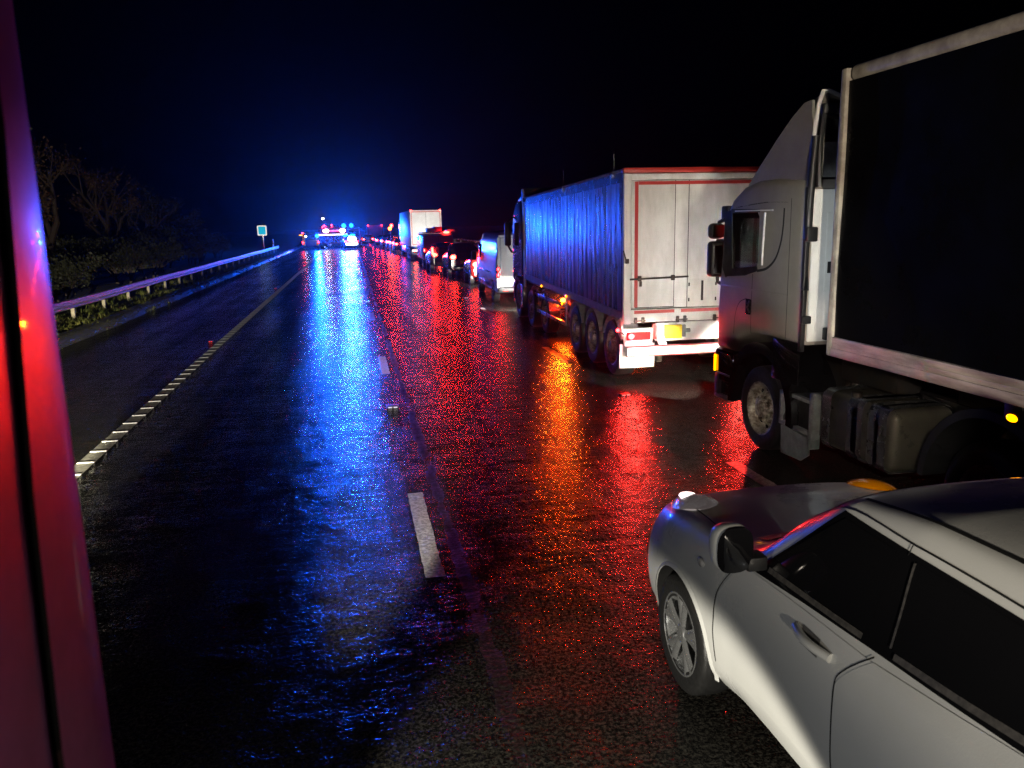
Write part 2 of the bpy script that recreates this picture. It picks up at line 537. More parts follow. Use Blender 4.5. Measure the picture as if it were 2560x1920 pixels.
# ---------------------------------------------------------------- guard rail
gr = thing('guard_rail', 'long galvanised steel guard rail on posts along the left verge, lit blue', 'guard rail', (-8.5, 8, 0))
bm_ = MB((-8.5, 8, 0))
prof = [(0.0, 0.44), (0.035, 0.47), (0.035, 0.53), (-0.03, 0.56), (-0.03, 0.61), (0.035, 0.64), (0.035, 0.71), (0.0, 0.74)]
def rail_f(u, v):
    k = int(round(v*(len(prof)-1))); p = prof[k]
    yy = 8 + u*92
    return (-8.5 + p[0] + 0.012*math.sin(yy*0.9) , yy, p[1] + 0.01*math.sin(yy*0.37))
bm_.grid(rail_f, 160, len(prof)-1, True)
M['rail_galv'] = mat('rail_galv', (0.82, 0.83, 0.88), 0.33, metal=1.0, dirt=(0.6, 0.6, 0.64), rvar=0.06, dscale=3)
bm_.build('beam', 'rail_galv', gr)
yy = 11.0
pm = MB(); pm.box(-0.05, 0.05, -0.05, 0.05, -0.1, 0.70, 0.008)
pme = pm.mesh('post', 'cream_metal')
M['post_pale'] = mat('post_pale', (0.42, 0.37, 0.28), 0.6, dirt=(0.25, 0.2, 0.14), dscale=10)
pme.materials[0] = M['post_pale']
while yy < 100:
    o = bpy.data.objects.new('post', pme); col.objects.link(o); o.parent = gr
    o.location = (-0.11, yy-8, 0)
    yy += 3.2

# ---------------------------------------------------------------- wheels
def wheel(parent, x, y, r=0.5, w=0.30, side=-1, kind='truck', name='wheel'):
    """tyre mesh at the axle with its rim as a sub-part; side -1 shows to -x"""
    t = MB()
    hw = w/2
    prof = [(r*0.62, -hw*0.92), (r*0.80, -hw), (r*0.93, -hw*0.96), (r*0.985, -hw*0.8), (r, -hw*0.45)]
    full = prof + [(a, -b) for a, b in prof[::-1]]
    t.lathe(full, (0, 0, 0), 'x', 40)
    if kind != 'far':
        for gx in (-0.35, 0.0, 0.35):
            pass
    o = t.build(name, 'rubber', parent)
    o.location = (x, y, r)
    rm = MB()
    sx = side
    if kind == 'truck':
        rm.lathe([(r*0.64, sx*hw*0.95), (r*0.60, sx*hw*0.90), (r*0.56, sx*hw*0.35), (r*0.50, sx*hw*0.15), (r*0.36, sx*hw*0.45), (r*0.33, sx*hw*0.62), (r*0.22, sx*hw*0.66), (r*0.20, sx*hw*1.0), (r*0.12, sx*hw*1.08), (0.001, sx*hw*1.08)], (0, 0, 0), 'x', 36)
        for k in range(10):
            a = 2*math.pi*k/10
            cy_, cz_ = r*0.275*math.cos(a), r*0.275*math.sin(a)
            rm.cyl((sx*hw*0.6, cy_, cz_), (sx*hw*0.86, cy_, cz_), 0.022, 8)
        rm.mi = 1
        for k in range(10):
            a = 2*math.pi*(k+0.5)/10
            cy_, cz_ = r*0.44*math.cos(a), r*0.44*math.sin(a)
            rm.ball((sx*hw*0.30, cy_, cz_), (0.012, 0.030, 0.030), 10, 6)
        rm.build('rim', ['steel_wheel', 'seam'], o)
    elif kind == 'alloy':
        rr = r*0.70
        rm.lathe([(rr*1.0, sx*hw*0.95), (rr*0.95, sx*hw*0.97), (rr*0.92, sx*hw*0.75), (rr*0.90, -sx*hw*0.2)], (0, 0, 0), 'x', 48)
        for k in range(5):
            a = 2*math.pi*k/5 + 0.35
            for d in (-0.16, 0.16):
                def spoke(u, v, a=a, d=d):
                    rad_ = rr*(0.16 + 0.78*u)
                    aw = a + d*(0.35 + 0.9*u)
                    wd = rr*(0.10 + 0.05*u)*(v-0.5)*2
                    cy_ = rad_*math.cos(aw) - wd*math.sin(aw)
                    cz_ = rad_*math.sin(aw) + wd*math.cos(aw)
                    return (sx*hw*(0.72 + 0.16*(1-(2*v-1)**2) + 0.08*u), cy_, cz_)
                rm.grid(spoke, 8, 6)
        rm.lathe([(rr*0.26, sx*hw*0.78), (rr*0.2, sx*hw*0.92), (0.001, sx*hw*0.95)], (0, 0, 0), 'x', 24)
        rm.mi = 1
        rm.lathe([(rr*0.93, sx*hw*0.2), (rr*0.3, sx*hw*0.25), (0.001, sx*hw*0.25)], (0, 0, 0), 'x', 32)
        rm.build('rim', ['alloy', 'seam'], o)
    else:
        rr = r*0.66
        rm.lathe([(rr, sx*hw*0.95), (rr*0.9, sx*hw*0.7), (rr*0.3, sx*hw*0.85), (0.001, sx*hw*0.9)], (0, 0, 0), 'x', 20)
        rm.build('rim', 'alloy', o)
    return o

# ---------------------------------------------------------------- lofted car bodies
def cr(p0, p1, p2, p3, t):
    return 0.5*((2*p1) + (-p0+p2)*t + (2*p0-5*p1+4*p2-p3)*t*t + (-p0+3*p1-3*p2+p3)*t*t*t)
class Loft:
    """sections: list of (y, [(x,z)...8]) from the front to the back"""
    def __init__(s, secs): s.s = sorted(secs, key=lambda q: -q[0])
    def keys(s, y):
        S = s.s
        if y >= S[0][0]: return S[0][1]
        if y <= S[-1][0]: return S[-1][1]
        for i in range(len(S)-1):
            if S[i][0] >= y >= S[i+1][0]:
                t = (S[i][0]-y)/(S[i][0]-S[i+1][0])
                a, b, c, d = S[max(i-1, 0)][1], S[i][1], S[i+1][1], S[min(i+2, len(S)-1)][1]
                t2 = t*t*(3-2*t)*0.35 + t*0.65
                out = []
                for k in range(len(b)):
                    out.append((0.3*cr(a[k][0], b[k][0], c[k][0], d[k][0], t) + 0.7*(b[k][0]+(c[k][0]-b[k][0])*t2),
                                0.3*cr(a[k][1], b[k][1], c[k][1], d[k][1], t) + 0.7*(b[k][1]+(c[k][1]-b[k][1])*t2)))
                return out
    def section(s, y, n=5):
        K = s.keys(y); out = []
        m = len(K)
        for k in range(m-1):
            a, b, c, d = K[max(k-1, 0)], K[k], K[k+1], K[min(k+2, m-1)]
            if k == m-2: d = (-K[m-2][0], K[m-2][1])
            for q in range(n):
                t = q/n
                out.append((cr(a[0], b[0], c[0], d[0], t), cr(a[1], b[1], c[1], d[1], t)))
        out.append(K[-1])
        return out
    def sx(s, y, z, n=8):
        P = s.section(y, n)
        for i in range(len(P)-1):
            if P[i][1] <= z <= P[i+1][1]:
                dz = P[i+1][1]-P[i][1]
                t = (z-P[i][1])/dz if dz > 1e-9 else 0
                return P[i][0] + (P[i+1][0]-P[i][0])*t
        return P[-1][0] if z > P[-1][1] else P[0][0]
    def tz(s, y, x, n=8):
        P = s.section(y, n)
        for i in range(len(P)-1, 0, -1):
            if P[i][0] <= x <= P[i-1][0]:
                dx = P[i-1][0]-P[i][0]
                t = (x-P[i][0])/dx if dx > 1e-9 else 0
                return P[i][1] + (P[i-1][1]-P[i][1])*t
        return P[0][1]
    def body(s, mb, ny=70, n=5):
        y0, y1 = s.s[0][0], s.s[-1][0]
        rows = []
        for j in range(ny+1):
            y = y0 + (y1-y0)*j/ny
            P = s.section(y, n)
            full = [(-x, z) for x, z in P] + [(x, z) for x, z in P[::-1][1:]]
            rows.append([(x, y, z) for x, z in full])
        m = len(rows[0])
        vs = [v for r in rows for v in r]
        fs = [(j*m+i, j*m+i+1, (j+1)*m+i+1, (j+1)*m+i) for j in range(ny) for i in range(m-1)]
        fs += [(j*m+m-1, j*m, (j+1)*m, (j+1)*m+m-1) for j in range(ny)]
        fs.append(tuple(range(m))); fs.append(tuple(range(ny*m, (ny+1)*m))[::-1])
        mb.add(vs, fs, True)
        return mb
    def side(s, mb, yl, yr, z0, z1, off, nu=10, nv=10, sgn=-1):
        """patch of the flank; yl, yr, z0, z1 may be functions of v / u"""
        F = lambda f, t: f(t) if callable(f) else f
        def fn(u, v):
            ya, yb = F(yl, v), F(yr, v)
            y = ya + (yb-ya)*u
            za, zb = F(z0, u), F(z1, u)
            z = za + (zb-za)*v
            return (sgn*(s.sx(y, z) + off), y, z)
        mb.grid(fn, nu, nv)
        return mb
    def ribbon(s, mb, pts, wd, off, sgn=-1, n=14):
        P = []
        for i in range(len(pts)-1):
            for k in range(n):
                t = k/n
                a, b, c, d = pts[max(i-1, 0)], pts[i], pts[i+1], pts[min(i+2, len(pts)-1)]
                P.append((cr(a[0], b[0], c[0], d[0], t), cr(a[1], b[1], c[1], d[1], t)))
        P.append(pts[-1])
        vs = []
        for i, p in enumerate(P):
            q0, q1 = P[max(i-1, 0)], P[min(i+1, len(P)-1)]
            ty, tz_ = q1[0]-q0[0], q1[1]-q0[1]
            l = math.hypot(ty, tz_) or 1
            ny, nz = -tz_/l*wd/2, ty/l*wd/2
            for e in (-1, 1):
                y, z = p[0]+e*ny, p[1]+e*nz
                vs.append((sgn*(s.sx(y, z)+off), y, z))
        mb.add(vs, [(2*i, 2*i+1, 2*i+3, 2*i+2) for i in range(len(P)-1)], True)
        return mb

def crossover_sections():
    S = []
    S.append((0.86, [(0.48, 0.30), (0.52, 0.36), (0.54, 0.48), (0.52, 0.60), (0.46, 0.68), (0.38, 0.72), (0.2, 0.74), (0, 0.745)]))
    S.append((0.78, [(0.62, 0.25), (0.70, 0.33), (0.74, 0.50), (0.71, 0.68), (0.62, 0.80), (0.50, 0.86), (0.28, 0.885), (0, 0.89)]))
    S.append((0.60, [(0.72, 0.23), (0.80, 0.33), (0.835, 0.54), (0.81, 0.75), (0.72, 0.90), (0.58, 0.945), (0.32, 0.965), (0, 0.97)]))
    S.append((0.30, [(0.76, 0.23), (0.845, 0.34), (0.875, 0.60), (0.86, 0.82), (0.77, 0.965), (0.62, 0.995), (0.34, 1.015), (0, 1.02)]))
    S.append((0.0, [(0.78, 0.24), (0.855, 0.36), (0.885, 0.66), (0.87, 0.86), (0.785, 1.00), (0.64, 1.025), (0.35, 1.045), (0, 1.05)]))
    S.append((-0.40, [(0.78, 0.26), (0.85, 0.38), (0.875, 0.66), (0.865, 0.90), (0.80, 1.035), (0.66, 1.06), (0.36, 1.085), (0, 1.095)]))
    S.append((-0.62, [(0.775, 0.29), (0.835, 0.42), (0.855, 0.66), (0.85, 0.92), (0.80, 1.07), (0.69, 1.12), (0.42, 1.17), (0, 1.19)]))
    S.append((-0.85, [(0.77, 0.29), (0.825, 0.44), (0.850, 0.66), (0.845, 0.94), (0.795, 1.10), (0.665, 1.30), (0.45, 1.385), (0, 1.40)]))
    S.append((-1.10, [(0.77, 0.29), (0.825, 0.45), (0.850, 0.66), (0.845, 0.95), (0.79, 1.12), (0.625, 1.45), (0.45, 1.53), (0, 1.55)]))
    S.append((-1.55, [(0.77, 0.29), (0.83, 0.46), (0.855, 0.66), (0.85, 0.97), (0.79, 1.155), (0.605, 1.50), (0.44, 1.578), (0, 1.602)]))
    S.append((-2.10, [(0.77, 0.30), (0.84, 0.46), (0.865, 0.68), (0.86, 1.00), (0.79, 1.21), (0.595, 1.495), (0.44, 1.585), (0, 1.615)]))
    S.append((-2.60, [(0.77, 0.32), (0.85, 0.46), (0.875, 0.70), (0.87, 1.02), (0.78, 1.25), (0.575, 1.475), (0.43, 1.575), (0, 1.615)]))
    S.append((-3.02, [(0.74, 0.36), (0.82, 0.46), (0.85, 0.68), (0.83, 0.98), (0.71, 1.20), (0.52, 1.36), (0.38, 1.42), (0, 1.43)]))
    S.append((-3.28, [(0.66, 0.42), (0.72, 0.48), (0.74, 0.64), (0.71, 0.90), (0.62, 1.06), (0.46, 1.14), (0.3, 1.17), (0, 1.18)]))
    return S
def scale_secs(S, sy, sz, sx=1.0):
    return [(y*sy, [(x*sx, z*sz) for x, z in k]) for y, k in S]

def arches(body, ys, r, hw, zc):
    cs = []
    for y in ys:
        for sg in (-1, 1):
            c = MB(); c.cyl((sg*(hw-0.28), y, zc), (sg*(hw+0.3), y, zc), r, 40)
            o = c.build('cut', 'seam'); cs.append(o)
    boolean(body, cs)

# ---------------------------------------------------------------- white car in the middle lane
CL = Loft(crossover_sections())
CAR = (2.60, 4.0)
wc = thing('white_crossover_car', 'white crossover car with wet dark roof and alloy wheels in the near lane', 'car', (CAR[0], CAR[1], 0))
b_ = MB(); CL.body(b_, 110, 7)
body = b_.build('body', ['white_paint', 'seam'], wc)
arches(body, (0.0, -2.53), 0.395, 0.885, 0.345)
body.parent = wc
for yy in (0.0, -2.53):
    for sg in (-1, 1):
        wh = wheel(wc, sg*0.765, yy, 0.345, 0.215, sg, 'alloy')
# arch lips
for yy in (0.0, -2.53):
    for sg in (-1, 1):
        lp = MB()
        def lip(u, v, yy=yy, sg=sg):
            a = R(-10) + R(200)*u
            r = 0.393 + 0.022*v
            y, z = yy + r*math.cos(a), 0.345 + r*math.sin(a)
            return (sg*(CL.sx(y, max(z, 0.30)) + 0.012*(1-v) + 0.001), y, max(z, 0.27))
        lp.grid(lip, 40, 3)
        lp.build('wheel_arch', 'white_paint', wc)
# windows
def topw(mb, x0, x1, y0, y1, off, nu=12, nv=10):
    mb.grid(lambda u, v: (x0+(x1-x0)*u, y0+(y1-y0)*v, CL.tz(y0+(y1-y0)*v, abs(x0+(x1-x0)*u)) + off), nu, nv)
def toprib(mb, pts, wd, off, n=12, L=None):
    L = L or CL
    P = []
    for i in range(len(pts)-1):
        for k in range(n):
            t = k/n
            P.append((pts[i][0]+(pts[i+1][0]-pts[i][0])*t, pts[i][1]+(pts[i+1][1]-pts[i][1])*t))
    P.append(pts[-1])
    vs = []
    for x, y in P:
        for e in (-1, 1):
            xx = x+e*wd/2
            vs.append((xx, y, L.tz(y, abs(xx)) + off))
    mb.add(vs, [(2*i, 2*i+1, 2*i+3, 2*i+2) for i in range(len(P)-1)], True)
for sg in (-1, 1):
    # belt seal and pillar blacking, then the panes a little proud of it
    ws = MB()
    CL.side(ws, lambda v: -0.71-0.40*v**0.9, lambda v: -2.66+0.16*v, lambda u: 1.055+0.165*u, lambda u: 1.475-0.005*u-0.02*u*u, 0.003, 40, 14, sg)
    fr = ws.build('window_surround', 'black_gloss', wc)
    w1 = MB()
    CL.side(w1, lambda v: -0.80-0.345*v, lambda v: -1.56+0.07*v, lambda u: 1.115+0.05*u, lambda u: 1.455, 0.006, 20, 12, sg)
    w1.build('front_window', 'black_gloss', wc)
    w2 = MB()
    CL.side(w2, lambda v: -1.70+0.10*v, lambda v: -2.50+0.20*v, lambda u: 1.175+0.07*u, lambda u: 1.455-0.01*u, 0.006, 20, 12, sg)
    w2.build('rear_window', 'black_gloss', wc)
    sl = MB(); CL.ribbon(sl, [(-1.69, 1.18), (-1.655, 1.30), (-1.60, 1.45)], 0.011, 0.0085, sg, 8); sl.build('window_seal', 'strip_grey', wc)
    sl = MB(); CL.ribbon(sl, [(-0.84, 1.108), (-1.2, 1.125), (-1.54, 1.148)], 0.022, 0.0085, sg, 12); sl.build('weatherstrip', 'strip_grey', wc)
    sl = MB(); CL.ribbon(sl, [(-1.72, 1.165), (-2.1, 1.200), (-2.48, 1.240)], 0.022, 0.0085, sg, 12); sl.build('weatherstrip', 'strip_grey', wc)
    # doors: skins of the flank just proud of the body, with a dark gap round them
    dz0, dz1 = 0.43, 1.07
    fy = lambda z: -0.42 - 0.16*max(0.0, (z-0.80)/0.27)**1.3*(-1) if False else (-0.44 + (0.0 if z < 0.8 else -0.10*((z-0.8)/0.27)**1.0 + 0.0) - 0.03*((z-0.62)/0.3)**2)
    seam = MB()
    def zz(v): return dz0 + (dz1-dz0)*v
    def fyl(v):
        z = zz(v); return -0.44 - (0.16*((z-0.78)/0.29)**1.5 if z > 0.78 else 0.0) - 0.02*abs((z-0.6)/0.2)
    def ryl(v):
        z = zz(v)*1.045; return -1.47 - (0.17*((z-0.93)/0.19)**1.3 if z > 0.93 else 0.0)
    d1 = MB(); CL.side(d1, lambda v: fyl(v)-0.004, lambda v: ryl(v)+0.004, dz0, lambda u: 1.048+0.05*u, 0.004, 26, 18, sg)
    door1 = d1.build('front_door', 'white_paint', wc)
    d2 = MB(); CL.side(d2, lambda v: ryl(v)-0.004, lambda v: -2.16-0.26*v, dz0+0.01, lambda u: 1.10+0.10*u, 0.004, 26, 18, sg)
    door2 = d2.build('rear_door', 'white_paint', wc)
    P1 = [(fyl(k/8), zz(k/8)) for k in range(9)]
    P2 = [(ryl(k/12), zz(k/12)*1.045) for k in range(13)]
    for PP, wd_ in ((P1, 0.0065), (P2, 0.0065), ([(-1.55, 1.46), (-1.54, 1.50)], 0.006), ([(-0.70, 1.13), (-0.90, 1.34), (-1.09, 1.482), (-1.55, 1.497), (-2.1, 1.487), (-2.6, 1.462)], 0.006)):
        sm = MB(); CL.ribbon(sm, PP, wd_, 0.0055, sg, 5)
        sm.build('panel_gap', 'seam', wc)
    for (dr, hy, hz) in ((door1, -1.30, 1.00),):
        xo = CL.sx(hy, hz)
        h = MB()
        cup = [(0.10*math.cos(2*math.pi*k/20)*0.9, 0.036*math.sin(2*math.pi*k/20)) for k in range(20)]
        pts = []
        for k in range(9):
            t = k/8
            yk = hy + 0.13 - 0.26*t
            pts.append((sg*(CL.sx(yk, hz) + 0.010 + 0.030*math.sin(math.pi*t)), yk, hz + 0.006*math.sin(math.pi*t)))
        h.tube(pts, 0.020, 10)
        h.mi = 1
        CL.side(h, hy+0.09, hy-0.04, hz-0.050, hz+0.030, 0.0062, 6, 5, sg)
        h.build('handle', ['white_paint', 'grey_panel'], dr)
# windscreen, rear screen
wsn = MB()
wsn.grid(lambda u, v: ((-0.60+1.2*u)*(1-0.10*v), -0.50-0.56*v, CL.tz(-0.50-0.56*v, abs((-0.60+1.2*u)*(1-0.10*v))) + 0.004), 20, 12)
wsn.build('windscreen', 'black_gloss', wc)
wip = MB(); wip.grid(lambda u, v: ((-0.62+1.24*u), -0.40-0.12*v, CL.tz(-0.40-0.12*v, abs(-0.62+1.24*u)) + 0.006), 20, 4)
wip.build('scuttle', 'black_plastic', wc)
bs = MB(); bs.grid(lambda u, v: ((-0.46+0.92*u), -2.64-0.34*v, CL.tz(-2.64-0.34*v, abs(-0.46+0.92*u)) + 0.004), 14, 8)
bs.build('rear_screen', 'black_gloss', wc)
# roof ditch, bonnet shut lines
for sg in (-1, 1):
    rl = MB()
    toprib(rl, [(sg*0.52, -1.12), (sg*0.505, -1.6), (sg*0.49, -2.1), (sg*0.47, -2.6)], 0.020, 0.003)
    rl.build('roof_gutter', 'seam', wc)
    rl = MB()
    toprib(rl, [(sg*0.60, 0.62), (sg*0.67, 0.2), (sg*0.70, -0.1), (sg*0.70, -0.42)], 0.010, 0.002)
    rl.build('bonnet_gap', 'seam', wc)
# upright lamps on top of the front wings, tail lamps
for sg in (-1, 1):
    hl = MB()
    def hf(u, v, sg=sg):
        a = 2*math.pi*u
        r = v
        x = 0.615 + 0.125*r*math.cos(a)*(1-0.25*r*math.sin(a))
        y = 0.43 + 0.20*r*math.sin(a)
        return (sg*x, y, CL.tz(y, x) + 0.003 + 0.048*(1-r*r)**0.8)
    hl.grid(hf, 28, 10)
    ho_ = hl.build('headlight', 'lens_lit' if sg < 0 else 'lens_amber', wc)
    if sg < 0:
        t = MB(); t.ball((sg*0.625, 0.46, CL.tz(0.46, 0.625)+0.040), (0.060, 0.075, 0.018), 14, 8); t.build('bulb', emit('sidelight', (1.0, 0.88, 0.85), 1.5, (0.8, 0.8, 0.8)), ho_)
    rl_ = MB(); rl_.box(sg*0.52-0.10, sg*0.52+0.10, -3.25, -3.12, 0.98, 1.14, 0.03); rl_.build('tail_light', 'lens_red', wc)
    rp = MB()
    z0 = 0.90
    rp.ball((sg*(CL.sx(-0.26, z0)+0.002), -0.26, z0), (0.011, 0.042, 0.026), 14, 8)
    rp.build('side_repeater', 'lens_clear', wc)
    # mirrors
    mr = MB()
    xm = sg*0.965
    def mf(u, v, xm=xm):
        a = 2*math.pi*u; th = math.pi*v
        cx_ = math.copysign(abs(math.cos(a))**0.7, math.cos(a)); sx_ = math.copysign(abs(math.sin(a))**0.7, math.sin(a))
        return (xm + 0.092*math.sin(th)**0.6*cx_, -0.79 + (0.105 if math.cos(th) > 0 else 0.055)*math.cos(th), 1.215 + 0.112*math.sin(th)**0.6*sx_)
    mr.grid(mf, 28, 16)
    mr.mi = 1
    mr.box(min(sg*0.80, sg*0.90), max(sg*0.80, sg*0.90), -0.84, -0.74, 1.10, 1.17, 0.012)
    mo = mr.build('door_mirror', ['white_paint', 'black_plastic'], wc)
    mg = MB()
    def gf(u, v, xm=xm):
        a_ = 2*math.pi*u
        cx_ = math.copysign(abs(math.cos(a_))**0.7, math.cos(a_)); sx_ = math.copysign(abs(math.sin(a_))**0.7, math.sin(a_))
        return (xm + 0.0895*v*cx_, -0.8475 + 0.012*v*v*v, 1.215 + 0.1095*v*sx_)
    mg.grid(gf, 28, 6)
    mg.build('mirror_glass', 'black_gloss', mo)
fb = MB(); fb.box(-0.42, 0.42, 0.845, 0.872, 0.36, 0.62, 0.01); fb.build('grille', 'black_plastic', wc)
ud = MB(); ud.box(-0.70, 0.70, -3.1, 0.7, 0.20, 0.34); ud.build('underside', 'seam', wc)
ant = MB(); ant.ball((0, -1.22, 1.40), (0.05, 0.03, 0.02), 8, 6)

# ---------------------------------------------------------------- silver lorry beside it
OA = (5.85, 8.0, 0)
A = thing('silver_lorry', 'silver lorry with black curtain-sided trailer beside the white crossover car', 'lorry', OA)
def AB(): return MB(OA)
t = AB()
def curt(u, v):
    yy = 7.06 - 13.3*u; zz_ = 1.53 + 2.40*v
    return (4.625 - 0.010*math.sin(yy*2.1+zz_)*math.sin(zz_*2.3) , yy, zz_)
t.grid(curt, 80, 16); t.build('side_curtain', 'black_curtain', A)
t = AB(); t.grid(lambda u, v: (7.075, 7.06-13.3*u, 1.53+2.4*v), 40, 4); t.build('side_curtain', 'black_curtain', A)
for x0 in (4.615, 6.90):
    t = AB(); t.box(x0, x0+0.185, -6.4, 7.06, 3.92, 4.07, 0.06, 4); t.build('roof_rail', 'cream_metal', A)
t = AB(); t.box(4.70, 7.0, -6.35, 7.02, 4.0, 4.055, 0.01); t.build('trailer_roof', 'black_curtain', A)
for x0 in (4.59, 7.01):
    t = AB(); t.box(x0, x0+0.10, 7.06, 7.15, 1.34, 4.05, 0.02); t.build('front_post', 'cream_metal', A)
t = AB(); t.box(4.69, 7.01, 7.08, 7.13, 1.34, 4.02); t.build('bulkhead', 'dirty_white', A)
t = AB(); t.box(4.62, 7.08, -6.45, -6.40, 1.34, 4.02); t.build('rear_door', 'dirty_white', A)
for x0, x1, sg in ((4.585, 4.68, 0), (7.02, 7.115, 1)):
    t = AB()
    t.box(x0, x1, -6.4, 7.06, 1.345, 1.43, 0.008)
    t.box(x0+0.012, x1-0.012, -6.4, 7.058, 1.425, 1.475, 0.006)
    t.box(x0+0.004, x1-0.004, -6.4, 7.059, 1.47, 1.535, 0.008)
    t.build('side_rail', 'rail_metal', A)
t = AB(); t.box(4.7, 7.0, -6.4, 7.05, 1.36, 1.48); t.build('trailer_floor', 'dark_steel', A)
t = AB(); t.box(5.35, 5.50, -6.3, 6.2, 1.0, 1.36); t.box(6.2, 6.35, -6.3, 6.2, 1.0, 1.36); t.build('trailer_chassis', 'dark_steel', A)
t = AB(); t.box(5.40, 5.55, 3.4, 9.3, 0.72, 0.98); t.box(6.15, 6.30, 3.4, 9.3, 0.72, 0.98)
for yy in (3.5, 4.4, 5.6, 6.6, 7.6): t.box(5.5, 6.2, yy, yy+0.12, 0.74, 0.96)
t.box(5.3, 6.4, 4.6, 5.5, 1.06, 1.22, 0.04)
t.build('tractor_chassis', 'dark_steel', A)
t = AB(); t.box(5.2, 6.5, 7.7, 9.2, 0.75, 1.35, 0.1); t.box(5.0, 5.3, 6.6, 7.5, 1.0, 1.3, 0.05); t.cyl((5.1, 7.35, 0.95), (5.25, 7.25, 1.6), 0.06); t.build('engine', 'dark_steel', A)
# cab shell
cabp = [(7.66, 1.36), (7.66, 2.98), (7.74, 3.08), (8.25, 3.13), (8.70, 3.13), (9.05, 3.07), (9.32, 2.94), (9.48, 2.75), (9.60, 2.20), (9.66, 1.55), (9.64, 1.06), (9.22, 1.06), (9.02, 1.24), (8.78, 1.35), (8.3, 1.37)]
t = AB(); t.prism(cabp, 'x', 4.60, 7.10, 0.095, 5)
cab = t.build('cab', ['silver_paint', 'black_plastic'], None)
cab.location = OA
inp = [(7.76, 1.52), (7.76, 2.92), (8.25, 3.03), (8.70, 3.03), (9.0, 2.97), (9.26, 2.86), (9.39, 2.70), (9.50, 2.2), (9.55, 1.52)]
cuts = []
for args in ((inp, 'x', 4.70, 7.0), ([(9.25, 2.09), (8.63, 2.15), (8.61, 2.20), (8.61, 2.72), (8.65, 2.765), (9.30, 2.765)], 'x', 4.3, 4.8),
             ([(9.25, 2.09), (8.63, 2.15), (8.63, 2.76), (9.30, 2.76)], 'x', 6.9, 7.4),
             ([(9.3, 1.80), (10.0, 1.80), (10.0, 2.70), (9.3, 2.70)], 'x', 4.80, 6.90)):
    c = MB(); c.prism(*args); o = c.build('cut', 'black_plastic'); cuts.append(o)
boolean(cab, cuts)
cab.parent = A; cab.location = (0, 0, 0)
t = AB(); t.prism([(9.26, 2.085), (8.62, 2.145), (8.60, 2.20), (8.60, 2.73), (8.65, 2.77), (9.31, 2.77)], 'x', 4.612, 4.618); o = t.build('side_window', 'cab_glass', A)
t = AB(); t.prism([(9.26, 2.085), (8.62, 2.145), (8.62, 2.77), (9.31, 2.77)], 'x', 7.082, 7.088); t.build('side_window', 'cab_glass', A)
t = AB(); t.add([(4.78, 9.70, 1.78), (6.92, 9.70, 1.78), (6.92, 9.55, 2.72), (4.78, 9.55, 2.72)], [(0, 1, 2, 3)]); t.build('windscreen', 'cab_glass', A)
# black surround of the side window and the curved shut line behind it
t = AB()
t.prism([(9.46, 2.80), (9.28, 2.80), (9.24, 2.10), (9.40, 1.98), (9.50, 2.1)], 'x', 4.590, 4.603)
t.prism([(9.42, 1.99), (9.24, 2.095), (8.62, 2.155), (8.60, 2.10), (8.9, 2.03)], 'x', 4.592, 4.604)
t.prism([(9.30, 2.82), (8.60, 2.80), (8.60, 2.765), (9.30, 2.765)], 'x', 4.591, 4.603)
t.build('window_surround', 'black_plastic', A)
def flat_ribbon(mb, pts, x, wd, n=8):
    P = []
    for i in range(len(pts)-1):
        a, b, c, d = pts[max(i-1, 0)], pts[i], pts[i+1], pts[min(i+2, len(pts)-1)]
        for k in range(n):
            P.append((cr(a[0], b[0], c[0], d[0], k/n), cr(a[1], b[1], c[1], d[1], k/n)))
    P.append(pts[-1])
    vs = []
    for i, p in enumerate(P):
        q0, q1 = P[max(i-1, 0)], P[min(i+1, len(P)-1)]
        ty, tz_ = q1[0]-q0[0], q1[1]-q0[1]; l = math.hypot(ty, tz_) or 1
        for e in (-1, 1):
            vs.append((x, p[0]-e*tz_/l*wd/2, p[1]+e*ty/l*wd/2))
    mb.add(vs, [(2*i, 2*i+1, 2*i+3, 2*i+2) for i in range(len(P)-1)], True)
t = AB()
flat_ribbon(t, [(8.62, 2.10), (8.40, 2.14), (8.22, 2.25), (8.12, 2.42), (8.08, 2.60), (8.07, 2.80)], 4.5985, 0.030)
flat_ribbon(t, [(8.72, 2.06), (8.725, 1.7), (8.72, 1.42), (8.70, 1.36)], 4.5985, 0.010)
flat_ribbon(t, [(8.0, 2.86), (8.5, 2.87), (9.2, 2.83)], 4.600, 0.012)
flat_ribbon(t, [(9.15, 1.30), (9.12, 1.55), (9.02, 1.70), (8.85, 1.76)], 4.5985, 0.010)
flat_ribbon(t, [(7.93, 1.40), (7.93, 2.90)], 4.5985, 0.010)
t.build('panel_gap', 'seam', A)
t = AB(); t.tube([(4.592, 8.47, 2.76), (4.592, 8.49, 2.4), (4.592, 8.50, 2.17)], 0.012, 8); t.tube([(4.594, 8.30, 2.785), (4.594, 9.2, 2.79)], 0.008, 6); t.build('trim_strip', 'pale_white', A)
t = AB(); t.box(4.592, 4.606, 8.735, 8.86, 1.575, 1.76, 0.012); t.mi = 1; t.tube([(4.588, 8.75, 1.60), (4.575, 8.78, 1.67), (4.588, 8.75, 1.74)], 0.012, 8); t.build('door_handle', ['black_gloss', 'black_plastic'], A)
t = AB(); t.box(4.594, 4.60, 7.95, 9.55, 1.865, 1.885, 0.003); t.build('swage_line', 'silver_paint', A)
